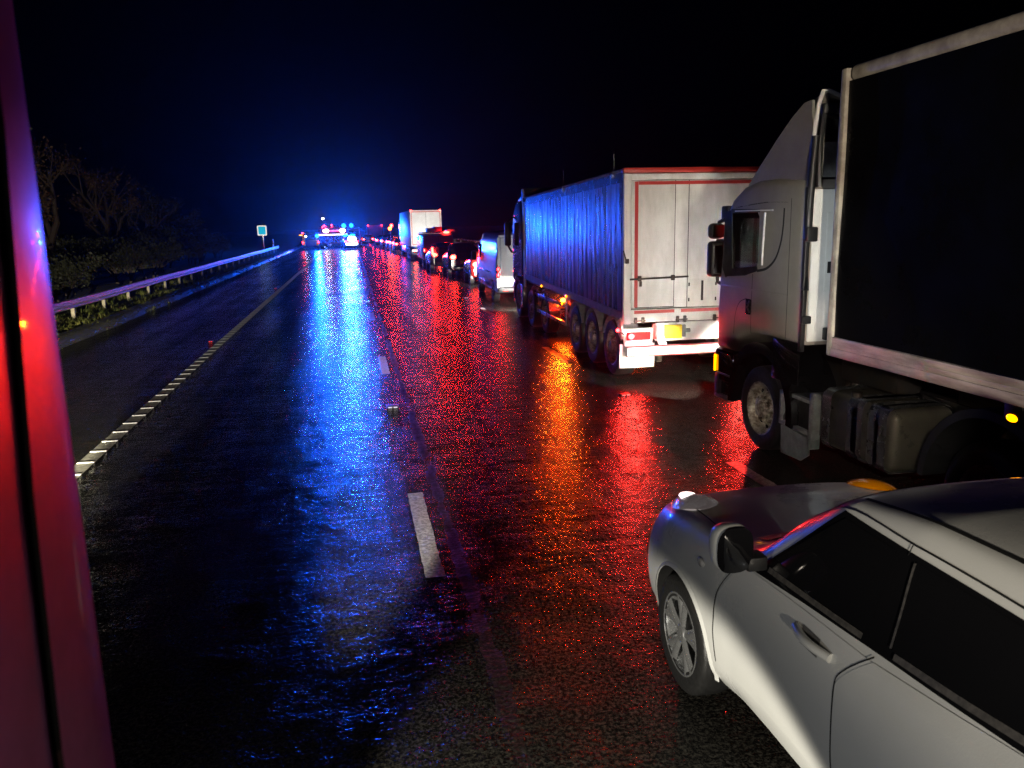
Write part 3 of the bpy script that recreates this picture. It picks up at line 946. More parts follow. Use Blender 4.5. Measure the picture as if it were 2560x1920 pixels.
# roof fairing: a hollow shell with pale rear rim
t = AB()
prof_f = [(9.05, 3.06), (8.74, 3.32), (8.40, 3.58), (8.08, 3.80), (7.86, 3.92), (7.70, 3.96)]
def ff(u, v):
    i = min(int(v*5), 4); q = v*5-i
    y = prof_f[i][0]*(1-q)+prof_f[i+1][0]*q; z = prof_f[i][1]*(1-q)+prof_f[i+1][1]*q
    x = 4.70 + 2.30*u
    e = (2*u-1)**2
    zb = 3.06
    k = abs(2*u-1)
    ins = 0.10*v
    if k > 0.985: z = zb + (z-zb)*0.0
    return (4.66+ins*1.0 + (2.38-2*ins)*u, y, z - 0.20*v*v*(1-e))
t.grid(ff, 40, 20)
o = t.build('roof_fairing', 'silver_paint', A)
md = o.modifiers.new('thick', 'SOLIDIFY'); md.thickness = 0.03; md.offset = -1
for sg, xx in ((0, 4.665), (1, 7.035)):
    t = AB()
    t.prism([(9.0, 3.08), (8.74, 3.28), (8.40, 3.53), (8.08, 3.74), (7.86, 3.85), (7.72, 3.86), (7.66, 3.45), (7.64, 3.05), (8.3, 3.10)], 'x', xx-0.015, xx+0.015)
    t.build('fairing_side', 'silver_paint', A)
t = AB(); t.tube([(4.64, 7.63, 3.00), (4.65, 7.66, 3.42), (4.70, 7.68, 3.80), (4.755, 7.69, 3.945), (4.82, 7.69, 3.945), (5.1, 7.69, 3.84), (5.5, 7.69, 3.77), (6.2, 7.69, 3.77), (6.6, 7.69, 3.84), (6.88, 7.69, 3.945)], 0.022, 8)
t.build('fairing_rim', 'pale_white', A)
t = AB(); t.tube([(4.72, 7.64, 3.0), (4.73, 7.66, 3.45), (4.78, 7.67, 3.80)], 0.030, 8); t.tube([(4.78, 7.66, 3.72), (4.95, 7.66, 3.68), (5.2, 7.68, 3.40)], 0.028, 8); t.box(4.74, 4.88, 7.62, 7.70, 3.72, 3.82, 0.015); t.build('fairing_brace', 'black_plastic', A)
t = AB(); t.box(4.80, 6.9, 7.70, 7.74, 3.10, 3.45); t.build('air_deflector', 'grey_panel', A)
# cab rear: black corner snorkel, pale rear wall panel and hatch
t = AB(); t.tube([(4.62, 7.62, 1.95), (4.62, 7.62, 2.6), (4.63, 7.62, 3.1), (4.66, 7.63, 3.5)], 0.038, 10); t.box(4.58, 4.70, 7.56, 7.64, 2.45, 2.60, 0.015); t.box(4.58, 4.68, 7.57, 7.64, 1.60, 1.68, 0.01); t.box(4.585, 4.635, 7.60, 7.66, 1.30, 3.0, 0.01); t.build('snorkel', 'black_plastic', A)
t = AB(); t.box(4.68, 7.02, 7.635, 7.66, 1.40, 2.98, 0.012); t.build('rear_wall', 'pale_white', A)
t = AB(); t.box(4.76, 4.765, 7.628, 7.636, 1.5, 2.9); t.box(4.84, 5.5, 7.626, 7.636, 1.92, 2.74, 0.004); t.mi = 1; t.box(4.865, 5.1, 7.618, 7.63, 2.12, 2.24, 0.004); t.box(4.84, 4.90, 7.55, 7.62, 1.42, 1.55, 0.01); t.build('rear_hatch', ['pale_white', 'black_plastic'], A)
# mirrors
t = AB(); t.box(4.50, 4.70, 9.66, 9.80, 2.45, 2.65, 0.06, 4); t.mi = 1; t.grid(lambda u, v: (4.525+0.15*u, 9.652, 2.475+0.15*v), 2, 2); t.build('wide_mirror', ['black_plastic', 'mirror_glass'], A)
t = AB(); t.box(4.50, 4.72, 9.62, 9.80, 1.97, 2.42, 0.05, 4); t.mi = 1; t.grid(lambda u, v: (4.53+0.16*u, 9.612, 2.02+0.35*v), 2, 2); t.build('main_mirror', ['black_plastic', 'mirror_glass'], A)
t = AB(); t.tube([(4.62, 9.50, 2.70), (4.62, 9.68, 2.66), (4.62, 9.72, 2.52)], 0.028, 8); t.tube([(4.62, 9.5, 2.43), (4.62, 9.72, 2.43)], 0.022, 8); t.tube([(4.63, 9.55, 1.88), (4.63, 9.70, 1.90), (4.63, 9.72, 2.0)], 0.025, 8); t.box(4.60, 4.68, 9.42, 9.60, 2.66, 2.86, 0.02); t.build('mirror_arm', 'black_plastic', A)
# bumper, steps, front arch
t = AB(); t.box(4.62, 7.08, 9.22, 9.72, 0.62, 1.05, 0.05, 3); t.box(4.66, 7.04, 9.25, 9.68, 0.40, 0.62, 0.03); t.build('bumper', 'black_gloss', A)
t = AB(); t.box(4.605, 4.95, 9.24, 9.66, 0.405, 0.45, 0.01); t.box(4.61, 4.95, 9.24, 9.62, 0.72, 0.745, 0.01); t.box(4.606, 4.66, 9.56, 9.66, 0.45, 0.72, 0.01)
for k in range(6): t.box(4.604, 4.9, 9.27+k*0.06, 9.29+k*0.06, 0.45, 0.458)
t.build('cab_step', 'grey_panel', A)
t = AB(); t.box(4.600, 4.62, 9.655, 9.69, 0.74, 0.96, 0.006); t.build('indicator', 'amber', A)
def arch(mb, yc, zc, r0, r1, x0, x1, a0=8, a1=188, n=32):
    vs = []; 
    for k in range(n+1):
        a = R(a0+(a1-a0)*k/n)
        for (x, r) in ((x0, r0), (x0, r1), (x1, r1), (x1, r0)):
            vs.append((x, yc+r*math.cos(a), zc+r*math.sin(a)))
    fs = []
    for k in range(n):
        for e in range(4):
            fs.append((4*k+e, 4*k+(e+1) % 4, 4*k+4+(e+1) % 4, 4*k+4+e))
    fs.append((0, 1, 2, 3)); fs.append((4*n+3, 4*n+2, 4*n+1, 4*n))
    mb.add(vs, fs, False)
t = AB(); arch(t, 8.45, 0.52, 0.64, 0.76, 4.575, 4.64, -6, 186, 48); arch(t, 8.45, 0.52, 0.70, 0.76, 4.64, 5.15, -6, 186)
t.box(4.60, 4.63, 7.66, 8.2, 0.92, 1.38, 0.01); t.build('front_mudguard', 'black_gloss', A)
t = AB(); arch(t, 5.0, 0.52, 0.66, 0.73, 4.60, 5.25, 2, 178); t.build('rear_mudguard', 'black_plastic', A)
t = AB(); t.box(4.60, 4.68, 4.72, 4.88, 1.19, 1.36, 0.01); t.build('lamp_bracket', 'black_plastic', A)
for (x, y, sd) in ((4.76, 8.45, -1), (6.94, 8.45, 1), (4.80, 5.0, -1), (6.90, 5.0, 1), (4.78, -2.6, -1), (6.92, -2.6, 1), (4.78, -3.9, -1), (6.92, -3.9, 1), (4.78, -5.2, -1), (6.92, -5.2, 1)):
    wheel(A, x-OA[0], y-OA[1], 0.50, 0.31, sd)
t = AB()
for z in (0.455, 0.80): t.box(4.60, 4.66, 7.40, 8.0, z-0.02, z+0.02, 0.006)
t.box(4.60, 4.66, 7.96, 8.0, 0.44, 0.82, 0.006); t.box(4.60, 4.70, 7.33, 7.41, 0.40, 0.90, 0.02)
t.mi = 1; t.box(4.66, 5.3, 7.36, 7.98, 0.44, 0.82, 0.01); t.box(4.645, 4.66, 7.68, 7.72, 0.60, 0.63, 0.005)
t.build('battery_box', ['grey_panel', 'black_plastic'], A)
t = AB(); t.prism([(7.98, 0.42), (7.42, 0.40), (7.40, 0.22), (7.55, 0.12), (7.96, 0.10)], 'x', 4.62, 4.635); t.box(4.63, 5.1, 7.955, 7.965, 0.10, 0.42); t.build('mud_flap', 'grey_panel', A)
t = AB(); t.box(4.62, 5.28, 6.10, 7.26, 0.40, 0.99, 0.10, 5); t.build('fuel_tank', 'tank', A)
t = AB()
for y0, y1 in ((7.08, 7.115), (6.66, 6.685), (6.585, 6.605), (6.34, 6.365), (6.235, 6.255)):
    t.box(4.606, 5.29, y0, y1, 0.388, 1.002, 0.09, 4)
t.build('tank_strap', 'galv', A)
t = AB(); t.cyl((4.70, 6.75, 0.99), (4.70, 6.75, 1.04), 0.05, 14); t.build('filler_cap', 'dark_steel', A)
t = AB(); t.ball((4.605, 4.80, 1.245), (0.02, 0.055, 0.030), 14, 8); t.build('side_marker', 'amber', A)
t = AB()
for k, (y0, z0, y1, z1) in enumerate(((7.3, 1.1, 6.9, 1.25), (7.35, 1.3, 6.8, 1.2), (7.3, 1.2, 6.7, 1.05))):
    pts = [(5.2+0.15*k, y0+(y1-y0)*q/8, z0+(z1-z0)*q/8 - 0.16*math.sin(math.pi*q/8)) for q in range(9)]
    t.tube(pts, 0.018, 8)
t.build('air_hose', 'black_plastic', A)
# headlights shining on the trailer ahead
for xx in (4.98, 6.72):
    t = AB(); t.box(xx-0.17, xx+0.17, 9.70, 9.735, 0.72, 0.90, 0.02); t.build('headlight', 'lens_clear', A)
    spot('headlight_beam', (xx-OA[0], 9.76-OA[1], 0.80), (xx-0.15-OA[0], 13.0-OA[1], 0.12), 1600, (1.0, 0.93, 0.82), 34, 0.22, 0.06, A)
    if xx < 5.5:
        spot('headlight_upper_beam', (xx-OA[0], 9.77-OA[1], 0.82), (4.85-OA[0], 12.9-OA[1], 2.05), 200, (1.0, 0.95, 0.88), 53, 0.14, 0.03, A)
    else:
        spot('headlight_upper_beam', (xx-OA[0], 9.77-OA[1], 0.82), (6.4-OA[0], 12.9-OA[1], 1.8), 190, (1.0, 0.95, 0.88), 52, 0.3, 0.03, A)

# ---------------------------------------------------------------- white bulk trailer lorry ahead of it
def grimy_metal():
    m = M['aluminium'].copy(); m.name = 'grimy_aluminium'
    nt = m.node_tree; L = nt.links.new; b = nt.nodes['Principled BSDF']
    tc = nt.nodes.new('ShaderNodeTexCoord'); sp = nt.nodes.new('ShaderNodeSeparateXYZ'); L(tc.outputs['Object'], sp.inputs[0])
    mp = nt.nodes.new('ShaderNodeMapping'); mp.inputs['Scale'].default_value = (3, 3.2, 0.22); L(tc.outputs['Object'], mp.inputs[0])
    n = nt.nodes.new('ShaderNodeTexNoise'); n.inputs['Scale'].default_value = 1.5; n.inputs['Detail'].default_value = 7; L(mp.outputs[0], n.inputs['Vector'])
    a = nt.nodes.new('ShaderNodeMath'); a.operation = 'MULTIPLY_ADD'; a.inputs[1].default_value = 2.6; L(n.outputs[0], a.inputs[0]); 
    zz_ = nt.nodes.new('ShaderNodeMath'); zz_.operation = 'MULTIPLY'; zz_.inputs[1].default_value = -1.0; L(sp.outputs['Z'], zz_.inputs[0]); L(zz_.outputs[0], a.inputs[2])
    r = nt.nodes.new('ShaderNodeMapRange'); r.inputs['From Min'].default_value = -0.95; r.inputs['From Max'].default_value = 0.05; L(a.outputs[0], r.inputs['Value'])
    old = b.inputs['Base Color'].links[0].from_socket
    mx = nt.nodes.new('ShaderNodeMix'); mx.data_type = 'RGBA'; L(r.outputs[0], mx.inputs[0]); L(old, mx.inputs[6]); mx.inputs[7].default_value = (0.10, 0.098, 0.095, 1)
    L(mx.outputs[2], b.inputs['Base Color'])
    return m
M['grimy'] = grimy_metal()
RB = -0.024
B = thing('bulk_lorry', 'lorry with white rear doors and ribbed metal trailer side lit blue', 'lorry', (4.45, 12.9, 0), RB)
LT = 8.9
def zb(y): return 1.17 + 0.16*y/LT
def zt(y): return 3.50 - 0.16*y/LT
t = MB()
def rib(u, v):
    y = 0.12 + (LT-0.2)*u
    k = (u*27) % 1.0
    off = 0.016*(1 if 0.16 < k < 0.84 else (math.sin(k/0.16*math.pi/2) if k < 0.16 else math.sin((1-k)/0.16*math.pi/2)))
    return (0.035 - off + 0.006*math.sin(y*1.3+v*3), y, zb(y) + (zt(y)-0.16-zb(y))*v)
t.grid(rib, 27*12, 12)
t.build('side_panel', 'grimy', B)
t = MB(); t.grid(lambda u, v: (2.52, 0.1+(LT-0.2)*u, zb(u*LT)+(zt(u*LT)-zb(u*LT))*v), 10, 2); t.build('side_panel', 'aluminium', B)
t = MB()
for x in (0.0, 2.47):
    t.add([(x, 0.05, zt(0)-0.17), (x+0.08, 0.05, zt(0)-0.17), (x+0.08, 0.05, zt(0)), (x, 0.05, zt(0)), (x, LT, zt(LT)-0.17), (x+0.08, LT, zt(LT)-0.17), (x+0.08, LT, zt(LT)), (x, LT, zt(LT))],
          [(0, 1, 2, 3), (7, 6, 5, 4), (0, 4, 5, 1), (1, 5, 6, 2), (2, 6, 7, 3), (3, 7, 4, 0)])
t.build('top_rail', 'galv', B)
t = MB(); t.tube([(0.02, 0.1, zt(0)+0.02), (0.02, LT, zt(LT)+0.02)], 0.035, 8)
t.grid(lambda u, v: (0.04+2.47*u, 0.08+(LT-0.1)*v, zt(v*LT)+0.01 + 0.05*math.sin(math.pi*u) + 0.008*math.sin(v*60)), 10, 40); t.build('roof_sheet', 'grey_panel', B)
t = MB()
for x in (0.0, 2.47):
    t.add([(x, 0.05, zb(0)-0.14), (x+0.08, 0.05, zb(0)-0.14), (x+0.08, 0.05, zb(0)), (x, 0.05, zb(0)), (x, LT, zb(LT)-0.14), (x+0.08, LT, zb(LT)-0.14), (x+0.08, LT, zb(LT)), (x, LT, zb(LT))],
          [(0, 1, 2, 3), (7, 6, 5, 4), (0, 4, 5, 1), (1, 5, 6, 2), (2, 6, 7, 3), (3, 7, 4, 0)])
t.build('bottom_rail', 'grey_panel', B)
t = MB(); t.box(0.06, 2.49, LT-0.05, LT, zb(LT), zt(LT)); t.build('front_wall', 'grey_panel', B)
t = MB(); t.box(0.08, 2.47, 0.1, LT-0.06, 1.10, 1.18); t.build('trailer_floor', 'dark_steel', B)
t = MB(); t.box(0.0, 0.055, 0.07, 0.115, 1.15, 3.44, 0.006); t.build('edge_trim', 'seam', B)
# rear frame and doors
t = MB(); t.box(0.0, 0.13, -0.03, 0.07, 0.98, 3.46, 0.01); t.box(2.42, 2.55, -0.03, 0.07, 0.98, 3.46, 0.01); t.box(0.13, 2.42, -0.025, 0.06, 3.36, 3.46, 0.01); t.box(0.13, 2.42, -0.03, 0.07, 1.0, 1.22, 0.01)
t.build('rear_frame', 'dirty_white', B)
t = MB(); t.box(-0.02, 2.57, -0.05, 0.10, 3.47, 3.56, 0.03); t.build('header_bar', 'red_tape', B)
t = MB(); t.box(0.14, 0.885, -0.02, 0.03, 1.235, 3.35, 0.004)
for z in (2.02, 2.62, 3.0): t.box(0.28, 0.87, -0.024, -0.019, z-0.004, z+0.004)
t.build('rear_door', 'dirty_white', B)
t = MB(); t.box(1.135, 2.41, -0.02, 0.03, 1.235, 3.35, 0.004); t.build('rear_door', 'dirty_white', B)
t = MB(); t.box(0.895, 1.125, -0.014, 0.03, 1.235, 3.35, 0.004); t.build('centre_panel', 'dirty_white', B)
t = MB(); t.box(0.884, 0.896, -0.0155, 0.02, 1.24, 3.35); t.box(1.124, 1.136, -0.0155, 0.02, 1.24, 3.35); t.box(0.20, 0.885, -0.0225, -0.0195, 1.245, 1.26); t.build('door_gap', 'seam', B)
t = MB(); t.box(0.185, 0.245, -0.026, -0.021, 1.26, 3.33); t.box(0.25, 2.36, -0.0265, -0.0215, 3.28, 3.335); t.box(2.30, 2.36, -0.026, -0.021, 1.26, 3.275)
t.box(0.185, 0.90, -0.037, -0.0305, 1.15, 1.205); t.box(1.02, 2.36, -0.037, -0.0305, 1.15, 1.205); t.build('red_marking', 'red_tape', B)
t = MB(); t.tube([(0.10, -0.05, 1.735), (1.13, -0.05, 1.755)], 0.016, 8)
for x in (0.27, 0.86): t.box(x-0.03, x+0.03, -0.07, -0.02, 1.70, 1.79, 0.008)
t.box(0.02, 0.08, -0.07, -0.02, 2.0, 2.08, 0.01); t.tube([(0.03, -0.06, 2.05), (-0.02, -0.06, 2.22)], 0.012, 6)
t.box(0.27, 0.31, -0.06, -0.02, 1.61, 1.70, 0.006)
t.build('lock_bar', 'dark_steel', B)
t = MB(); t.box(1.14, 1.66, -0.032, -0.021, 1.27, 1.70, 0.004); t.mi = 1; t.box(1.375, 1.415, -0.036, -0.030, 1.34, 1.68, 0.004)
for x in (1.155, 1.64):
    for z in (1.36, 1.62): t.box(x-0.012, x+0.012, -0.042, -0.03, z-0.03, z+0.03, 0.003)
t.build('discharge_hatch', ['dirty_white', 'seam'], B)
t = MB()
for x in (0.28, 1.03, 1.70, 2.3):
    t.box(x-0.10, x-0.05, -0.075, -0.028, 0.98, 1.09, 0.008); t.box(x+0.03, x+0.08, -0.075, -0.028, 0.98, 1.09, 0.008); t.tube([(x-0.11, -0.06, 1.03), (x+0.10, -0.06, 1.03)], 0.012, 6)
t.build('tail_hinge', 'dark_steel', B)
t = MB(); t.box(0.05, 2.5, -0.022, 0.03, 1.03, 1.045); t.build('sill_gap', 'seam', B)
t = MB(); t.box(0.60, 2.50, 0.02, 0.10, 0.66, 0.975, 0.008); t.build('rear_panel', 'pale_white', B)
t = MB(); t.prism([(1.86, 0.98), (2.0, 0.98), (2.0, 0.60), (1.86, 0.60)], 'y', -0.04, 0.02, 0.0); t.build('bumper_strut', 'pale_white', B)
t = MB(); t.prism([(0.58, 0.98), (0.72, 0.98), (0.72, 0.76), (0.78, 0.60), (0.64, 0.60), (0.58, 0.76)], 'y', -0.04, 0.02, 0.0); t.build('bumper_strut', 'pale_white', B)
t = MB(); t.box(0.05, 2.50, -0.10, -0.03, 0.44, 0.585, 0.008); t.build('rear_bumper', 'pale_white', B)
t = MB(); t.box(0.045, 2.505, -0.106, -0.031, 0.586, 0.60, 0.003); t.box(0.045, 2.505, -0.106, -0.031, 0.425, 0.439, 0.003); t.build('bumper_trim', 'red_tape', B)
for sx0 in (0.0, 2.05):
    t = MB(); t.box(sx0+0.02, sx0+0.52, -0.02, 0.05, 0.60, 0.90, 0.01); t.mi = 1; t.box(sx0+0.52, sx0+0.62, 0.0, 0.05, 0.70, 0.97, 0.005); t.build('lamp_panel', ['pale_white', 'red_tape'], B)
    t = MB(); t.box(sx0+0.05, sx0+0.48, -0.06, -0.021, 0.70, 0.84, 0.02); o = t.build('tail_light', 'lens_red', B)
    t = MB(); t.ball((sx0+0.13, -0.062, 0.77), (0.055, 0.015, 0.05), 14, 8); t.build('bulb', 'tail', o)
    tlight((sx0+0.13, -0.16, 0.77), 230, CB_RED, 0.06, B)
t = MB(); t.ball((-0.10, -0.03, 0.885), (0.035, 0.03, 0.03), 12, 8); t.ball((2.65, -0.03, 0.93), (0.035, 0.03, 0.03), 12, 8); t.mi = 1; t.tube([(-0.10, -0.01, 0.885), (0.05, 0.02, 0.78)], 0.012, 6); t.tube([(2.65, -0.01, 0.93), (2.5, 0.02, 0.82)], 0.012, 6)
t.build('marker_lamp', ['marker_red', 'rubber'], B)
t = MB(); t.box(0.70, 1.05, -0.03, 0.015, 0.70, 0.935, 0.006); t.build('number_plate', 'yellow_plate', B)
t = MB(); t.box(1.06, 1.12, -0.03, 0.02, 0.72, 0.93, 0.01); t.cyl((1.12, 0.0, 0.83), (1.20, 0.0, 0.83), 0.035, 12); t.build('plate_lamp', 'grey_panel', B)
for x0 in (-0.03, 1.95):
    t = MB(); t.box(x0, x0+0.63, 0.10, 0.115, 0.20, 0.62); t.build('mud_flap', 'pale_white', B)
t = MB(); t.box(0.64, 0.75, 0.1, 0.4, 0.28, 0.48, 0.02); t.box(1.7, 1.95, 0.1, 0.5, 0.55, 0.68, 0.02); t.box(0.65, 0.80, 0.2, 8.2, 0.80, 1.08); t.box(1.75, 1.90, 0.2, 8.2, 0.80, 1.08); 
for yy in (0.62, 1.92, 3.22): t.cyl((0.3, yy, 0.5), (2.25, yy, 0.5), 0.07, 10)
t.build('chassis', 'dark_steel', B)
for yy in (0.62, 1.92, 3.22):
    for x, sd in ((0.16, -1), (2.39, 1)):
        wheel(B, x, yy, 0.50, 0.36, sd)
    t = MB(); arch(t, yy, 0.50, 0.555, 0.575, -0.02, 0.34, 20, 160, 20); t.build('mudguard', 'grey_panel', B)
t = MB(); t.prism([(0.02, 1.02), (0.02, 0.72), (0.10, 0.72), (0.22, 0.80), (0.22, 1.02), (0.12, 1.08)], 'x', -0.02, 0.01); t.build('corner_guard', 'pale_white', B)
t = MB(); t.box(-0.01, 0.02, 4.1, 7.6, 0.45, 0.53, 0.005); t.box(-0.01, 0.02, 4.1, 7.6, 0.85, 0.93, 0.005); t.box(-0.012, 0.015, 4.05, 4.15, 0.45, 1.15, 0.005); t.build('side_guard', 'aluminium', B)
t = MB(); t.box(0.2, 0.9, 4.3, 5.0, 0.5, 1.05, 0.05); t.build('tool_box', 'red_paint', B)
for yy, zz_ in ((4.0, 1.12), (4.4, 0.92), (6.6, 1.16)):
    t = MB(); t.ball((-0.02, yy, zz_), (0.02, 0.04, 0.03), 10, 6); t.build('side_marker', 'amber', B)
for yy in (0.62, 4.3, LT-0.1):
    t = MB(); t.tube([(0.02, yy, zt(yy)-0.02), (0.02, yy, zt(yy)+(0.36 if yy < 8 else 0.1))], 0.010, 6); t.box(-0.03, 0.06, yy-0.05, yy+0.05, zt(yy)-0.07, zt(yy)+0.03, 0.01); t.build('sheet_post', 'galv' if yy < 8 else 'seam', B)
# tractor unit
t = MB(); t.box(0.75, 0.90, 5.9, 10.8, 0.72, 0.98); t.box(1.65, 1.80, 5.9, 10.8, 0.72, 0.98); t.box(0.3, 2.25, 5.85, 5.93, 0.62, 0.78, 0.01); t.build('tractor_chassis', 'dark_steel', B)
t = MB(); t.ball((0.35, 5.82, 0.86), (0.07, 0.02, 0.05), 12, 8); t.ball((1.05, 5.82, 0.88), (0.06, 0.02, 0.045), 12, 8); t.ball((2.2, 5.82, 0.86), (0.07, 0.02, 0.05), 12, 8); t.build('tractor_tail_light', 'amber_bright', B)
tlight((0.30, 5.72, 0.86), 480, CB_AMB, 0.07, B)
tlight((1.05, 5.72, 0.88), 160, CB_AMB, 0.07, B)
t = MB(); t.box(0.24, 0.56, 5.81, 5.84, 0.66, 0.79, 0.004); t.build('rear_plate', 'yellow_plate', B)
for yy in (6.5, 7.75):
    for x, sd in ((0.18, -1), (2.37, 1)):
        wheel(B, x, yy, 0.50, 0.31 if yy < 7 else 0.5, sd)
    t = MB(); arch(t, yy, 0.50, 0.56, 0.585, 0.02, 0.5, 10, 170, 20); t.build('mudguard', 'aluminium', B)
for x, sd in ((0.18, -1), (2.37, 1)): wheel(B, x, 10.1, 0.50, 0.31, sd)
t = MB(); t.prism([(9.35, 1.1), (9.35, 3.2), (9.6, 3.36), (10.3, 3.30), (10.75, 2.95), (10.98, 2.1), (11.0, 1.05), (10.78, 1.0), (10.6, 1.18), (9.7, 1.18)], 'x', 0.02, 2.52, 0.09, 4); t.build('cab', 'blue_paint', B)
t = MB(); t.prism([(9.85, 2.0), (9.85, 2.72), (10.62, 2.72), (10.82, 2.15), (10.82, 1.95)], 'x', 0.008, 0.022); t.build('side_window', 'black_gloss', B)
t = MB(); t.prism([(9.05, 0.95), (9.05, 3.45), (9.15, 3.62), (9.35, 3.62), (9.30, 3.40), (9.22, 3.0), (9.20, 0.95)], 'x', 0.02, 0.06); t.build('side_extender', 'pale_white', B)
t = MB(); t.prism([(9.2, 3.3), (9.25, 3.66), (9.6, 3.62), (10.3, 3.40), (10.3, 3.3)], 'x', 0.1, 2.45, 0.05); t.build('roof_fairing', 'dark_paint', B)
t = MB(); t.box(0.04, 2.5, 10.6, 11.05, 0.35, 1.0, 0.05); t.box(0.0, 0.3, 9.2, 9.6, 0.35, 1.0, 0.02); arch(t, 10.1, 0.5, 0.58, 0.66, 0.0, 0.4, 0, 180, 20); t.build('bumper', 'blue_paint', B)
t = MB(); t.box(-0.22, -0.04, 10.75, 10.95, 2.05, 2.75, 0.05); t.tube([(-0.12, 10.85, 2.75), (0.0, 10.7, 2.88), (0.1, 10.6, 2.85)], 0.03, 8); t.tube([(-0.12, 10.85, 2.05), (-0.05, 10.7, 1.88), (0.1, 10.5, 1.85)], 0.03, 8); t.build('mirror', 'black_plastic', B)
t = MB(); t.box(0.30, 0.65, 6.0, 8.6, 0.5, 0.95, 0.06); t.build('fuel_tank', 'aluminium', B)
for xx in (0.38, 2.15):
    t = MB(); t.box(xx-0.15, xx+0.15, 11.04, 11.07, 0.65, 0.83, 0.02); t.build('headlight', 'lens_clear', B)
    spot('headlight_upper_beam', (xx, 11.10, 0.80), (xx*0.8+0.4, 14.6, 2.0), 150, (0.85, 0.93, 1.0), 60, 0.5, 0.06, B)
    spot('headlight_beam', (xx, 11.10, 0.76), (xx-0.25, 14.6, -1.0), 1500, (1.0, 0.96, 0.9), 62, 0.2, 0.06, B)

# ---------------------------------------------------------------- panel van in front of the bulk lorry
V = thing('panel_van', 'tall panel van ahead of the bulk lorry, its pale rear doors lit white', 'van', (5.76, 26.9, 0), R(-2.2))
t = MB()
def van_sec(y):
    # rounded box narrowing slightly to the roof; nose slopes down
    top = 2.44
    if y > 4.6: top = 2.44 - 0.95*min(1, (y-4.6)/1.1)**1.2
    if y > 5.7: top = 1.49 - 0.45*((y-5.7)/0.8)**1.6
    if y < 0.25: top = 2.44 - 0.10*(1-y/0.25)**2
    w_ = 0.98
    if y > 5.9: w_ -= 0.12*((y-5.9)/0.6)**2
    if y < 0.1: w_ -= 0.03*(1-y/0.1)**2
    P = [(w_-0.03, 0.40), (w_, 0.55), (w_+0.012, 0.95), (w_+0.0, 1.0), (w_-0.002, min(1.4, top-0.2)), (w_-0.05, max(top-0.35, 1.0+0.0)), (w_-0.11, top-0.12), (w_-0.22, top-0.02), (0, top+0.02)]
    return P
rows = []
ys = [0, 0.04, 0.1, 0.25, 0.6, 1.2, 2, 3, 4, 4.6, 4.8, 5.1, 5.4, 5.7, 5.9, 6.2, 6.45, 6.5]
vs = []; 
for y in ys:
    P = van_sec(y); full = [(-x, z) for x, z in P] + [(x, z) for x, z in P[::-1][1:]]
    vs += [(x, y, z) for x, z in full]
m_ = len(full)
fs = [(j*m_+i, j*m_+i+1, (j+1)*m_+i+1, (j+1)*m_+i) for j in range(len(ys)-1) for i in range(m_-1)]
fs += [(j*m_+m_-1, j*m_, (j+1)*m_, (j+1)*m_+m_-1) for j in range(len(ys)-1)]
fs += [tuple(range(m_)), tuple(range((len(ys)-1)*m_, len(ys)*m_))[::-1]]
t.add(vs, fs, True)
body = t.build('body', ['van_paint', 'seam'], V)
cs = []
for y in (1.15, 5.4):
    for sg in (-1, 1):
        c = MB(); c.cyl((sg*0.7, y, 0.36), (sg*1.2, y, 0.36), 0.43, 32); cs.append(c.build('cut', 'seam'))
boolean(body, cs); body.parent = V
t = MB(); t.box(-0.80, -0.012, -0.028, 0.02, 0.62, 2.22, 0.02); t.build('rear_door', 'pale_white', V)
t = MB(); t.box(0.012, 0.80, -0.028, 0.02, 0.62, 2.22, 0.02); t.build('rear_door', 'pale_white', V)
t = MB(); t.box(-0.94, -0.86, -0.03, 0.05, 0.62, 2.25, 0.015); t.box(0.86, 0.94, -0.03, 0.05, 0.62, 2.25, 0.015); t.box(-0.9, 0.9, -0.03, 0.04, 2.25, 2.33, 0.02); t.build('rear_frame', 'pale_white', V)
t = MB(); t.box(-0.62, -0.22, -0.034, -0.028, 1.62, 1.92, 0.004); t.box(0.22, 0.62, -0.034, -0.028, 1.62, 1.92, 0.004); t.build('door_panel', 'white_plate', V)
t = MB(); t.box(-0.95, 0.95, -0.10, 0.10, 0.38, 0.58, 0.05); t.build('rear_bumper', 'black_plastic', V)
